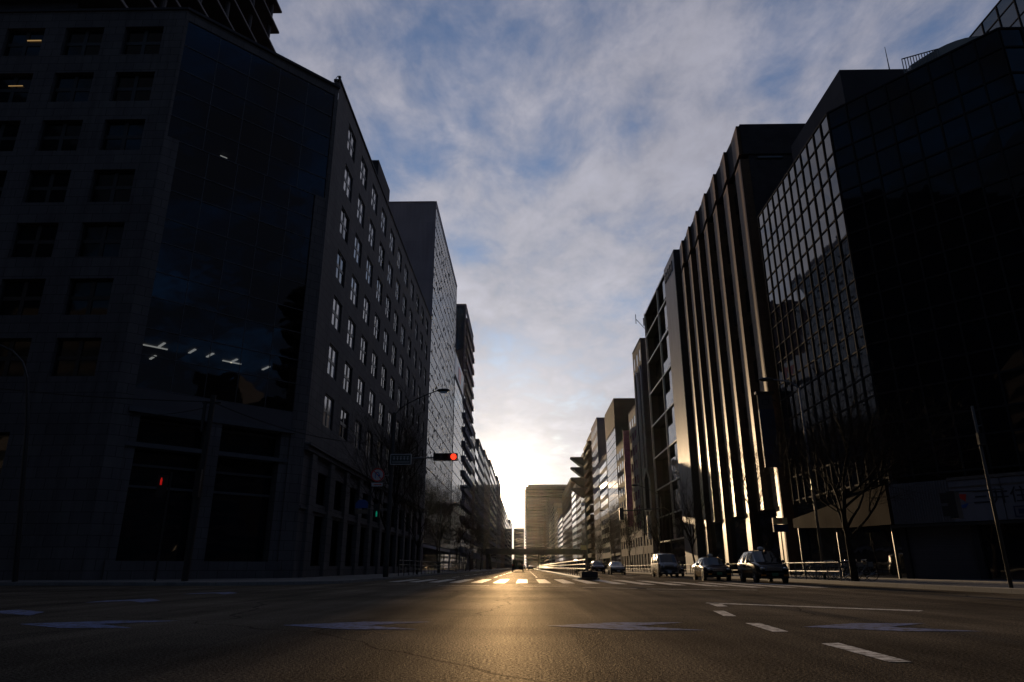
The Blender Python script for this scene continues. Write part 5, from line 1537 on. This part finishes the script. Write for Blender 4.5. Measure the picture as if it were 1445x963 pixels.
SUV = [(-2.15,.36,.72,.72,.62,.78),(-2.05,.28,.84,.92,.72,.96),(-1.3,.26,.88,1.02,.74,1.06),(-.95,.26,.88,1.05,.74,1.12),(-.35,.26,.88,1.06,.62,1.62),(.2,.26,.88,1.07,.62,1.68),(1.6,.26,.88,1.08,.60,1.63),(2.05,.3,.86,1.08,.64,1.2),(2.15,.36,.82,.95,.66,1.05)]
vehicle('car', 'dark blue estate car behind the silver hatchback in the right lanes', 'car', (10.0,100.5,0), 0, 'car_navy', SUV, (-.95,-.35,1.6,2.05), [(-.39,-.31),(.5,.6),(1.3,1.42)], 2.15, (-1.3,1.3), plate='plate_white')
vehicle('van', 'dark van partly hidden by the median railing and sign post', 'van', (8.5,112,0), 0, 'car_black', VAN, (-2.05,-1.45,2.2,2.34), [(-1.5,-1.4),(-.55,-.42),(.75,.87),(2.05,2.2)], 2.35, (-1.45,1.4), .32, plate='plate_white')
vehicle('car', 'dark car half hidden behind the silver van', 'car', (14.2,70.5,0), 0, 'car_navy', WAG, (-.95,0,1.2,2.0), [(-.05,.06),(.7,.8),(1.5,1.7)], 2.2, (-1.35,1.35), plate='plate_white')
BOX = [(-2.6,.4,.85,1.2,.80,1.5),(-2.45,.35,.98,1.25,.85,2.0),(-2.3,.35,1.05,1.3,1.0,2.2),(-.2,.35,1.1,1.35,1.04,2.32),(2.5,.35,1.1,1.35,1.04,2.32),(2.6,.4,1.08,1.35,1.02,2.25)]
vehicle('van', 'dark boxy van driving away down the left lanes', 'van', (-1.55,139,0), R(180), 'car_black', BOX, (-2.45,-2.3,2.5,2.6), [(-2.35,-2.2),(-1.2,2.6)], 2.6, (-1.7,1.7), .36, group='vehicles far down the avenue', plate='plate_white')
vehicle('car', 'distant dark car on the far roadway, right of the boxy van', 'car', (1.5,222,0), R(180), 'car_grey', WAG, (-.95,0,1.2,2.0), [(-.05,.06),(.7,.8),(1.5,1.7)], 2.2, (-1.35,1.35), group='vehicles far down the avenue', plate='plate_white')
vehicle('car', 'distant pale car beside the dark one on the far roadway', 'car', (-.9,246,0), R(180), 'car_white', SUV, (-.95,-.35,1.6,2.05), [(-.39,-.31),(.5,.6),(1.3,1.42)], 2.15, (-1.3,1.3), group='vehicles far down the avenue', plate='plate_white')

# ------------------------------------------------------------------ haze
HAZE = True
if HAZE:
    hz = bpy.data.materials.new('thin_city_haze'); hz.use_nodes = True
    hn = hz.node_tree; hn.nodes.clear()
    ho = hn.nodes.new('ShaderNodeOutputMaterial'); pv_ = hn.nodes.new('ShaderNodeVolumePrincipled')
    pv_.inputs['Color'].default_value = (.85,.83,.8,1); pv_.inputs['Density'].default_value = .000009; pv_.inputs['Anisotropy'].default_value = .86
    hn.links.new(pv_.outputs[0], ho.inputs['Volume'])
    a = MB(); a.box(-260,260,-120,1150,-1.5,118)
    o = a.build('haze', hz); tag(o, kind='stuff')
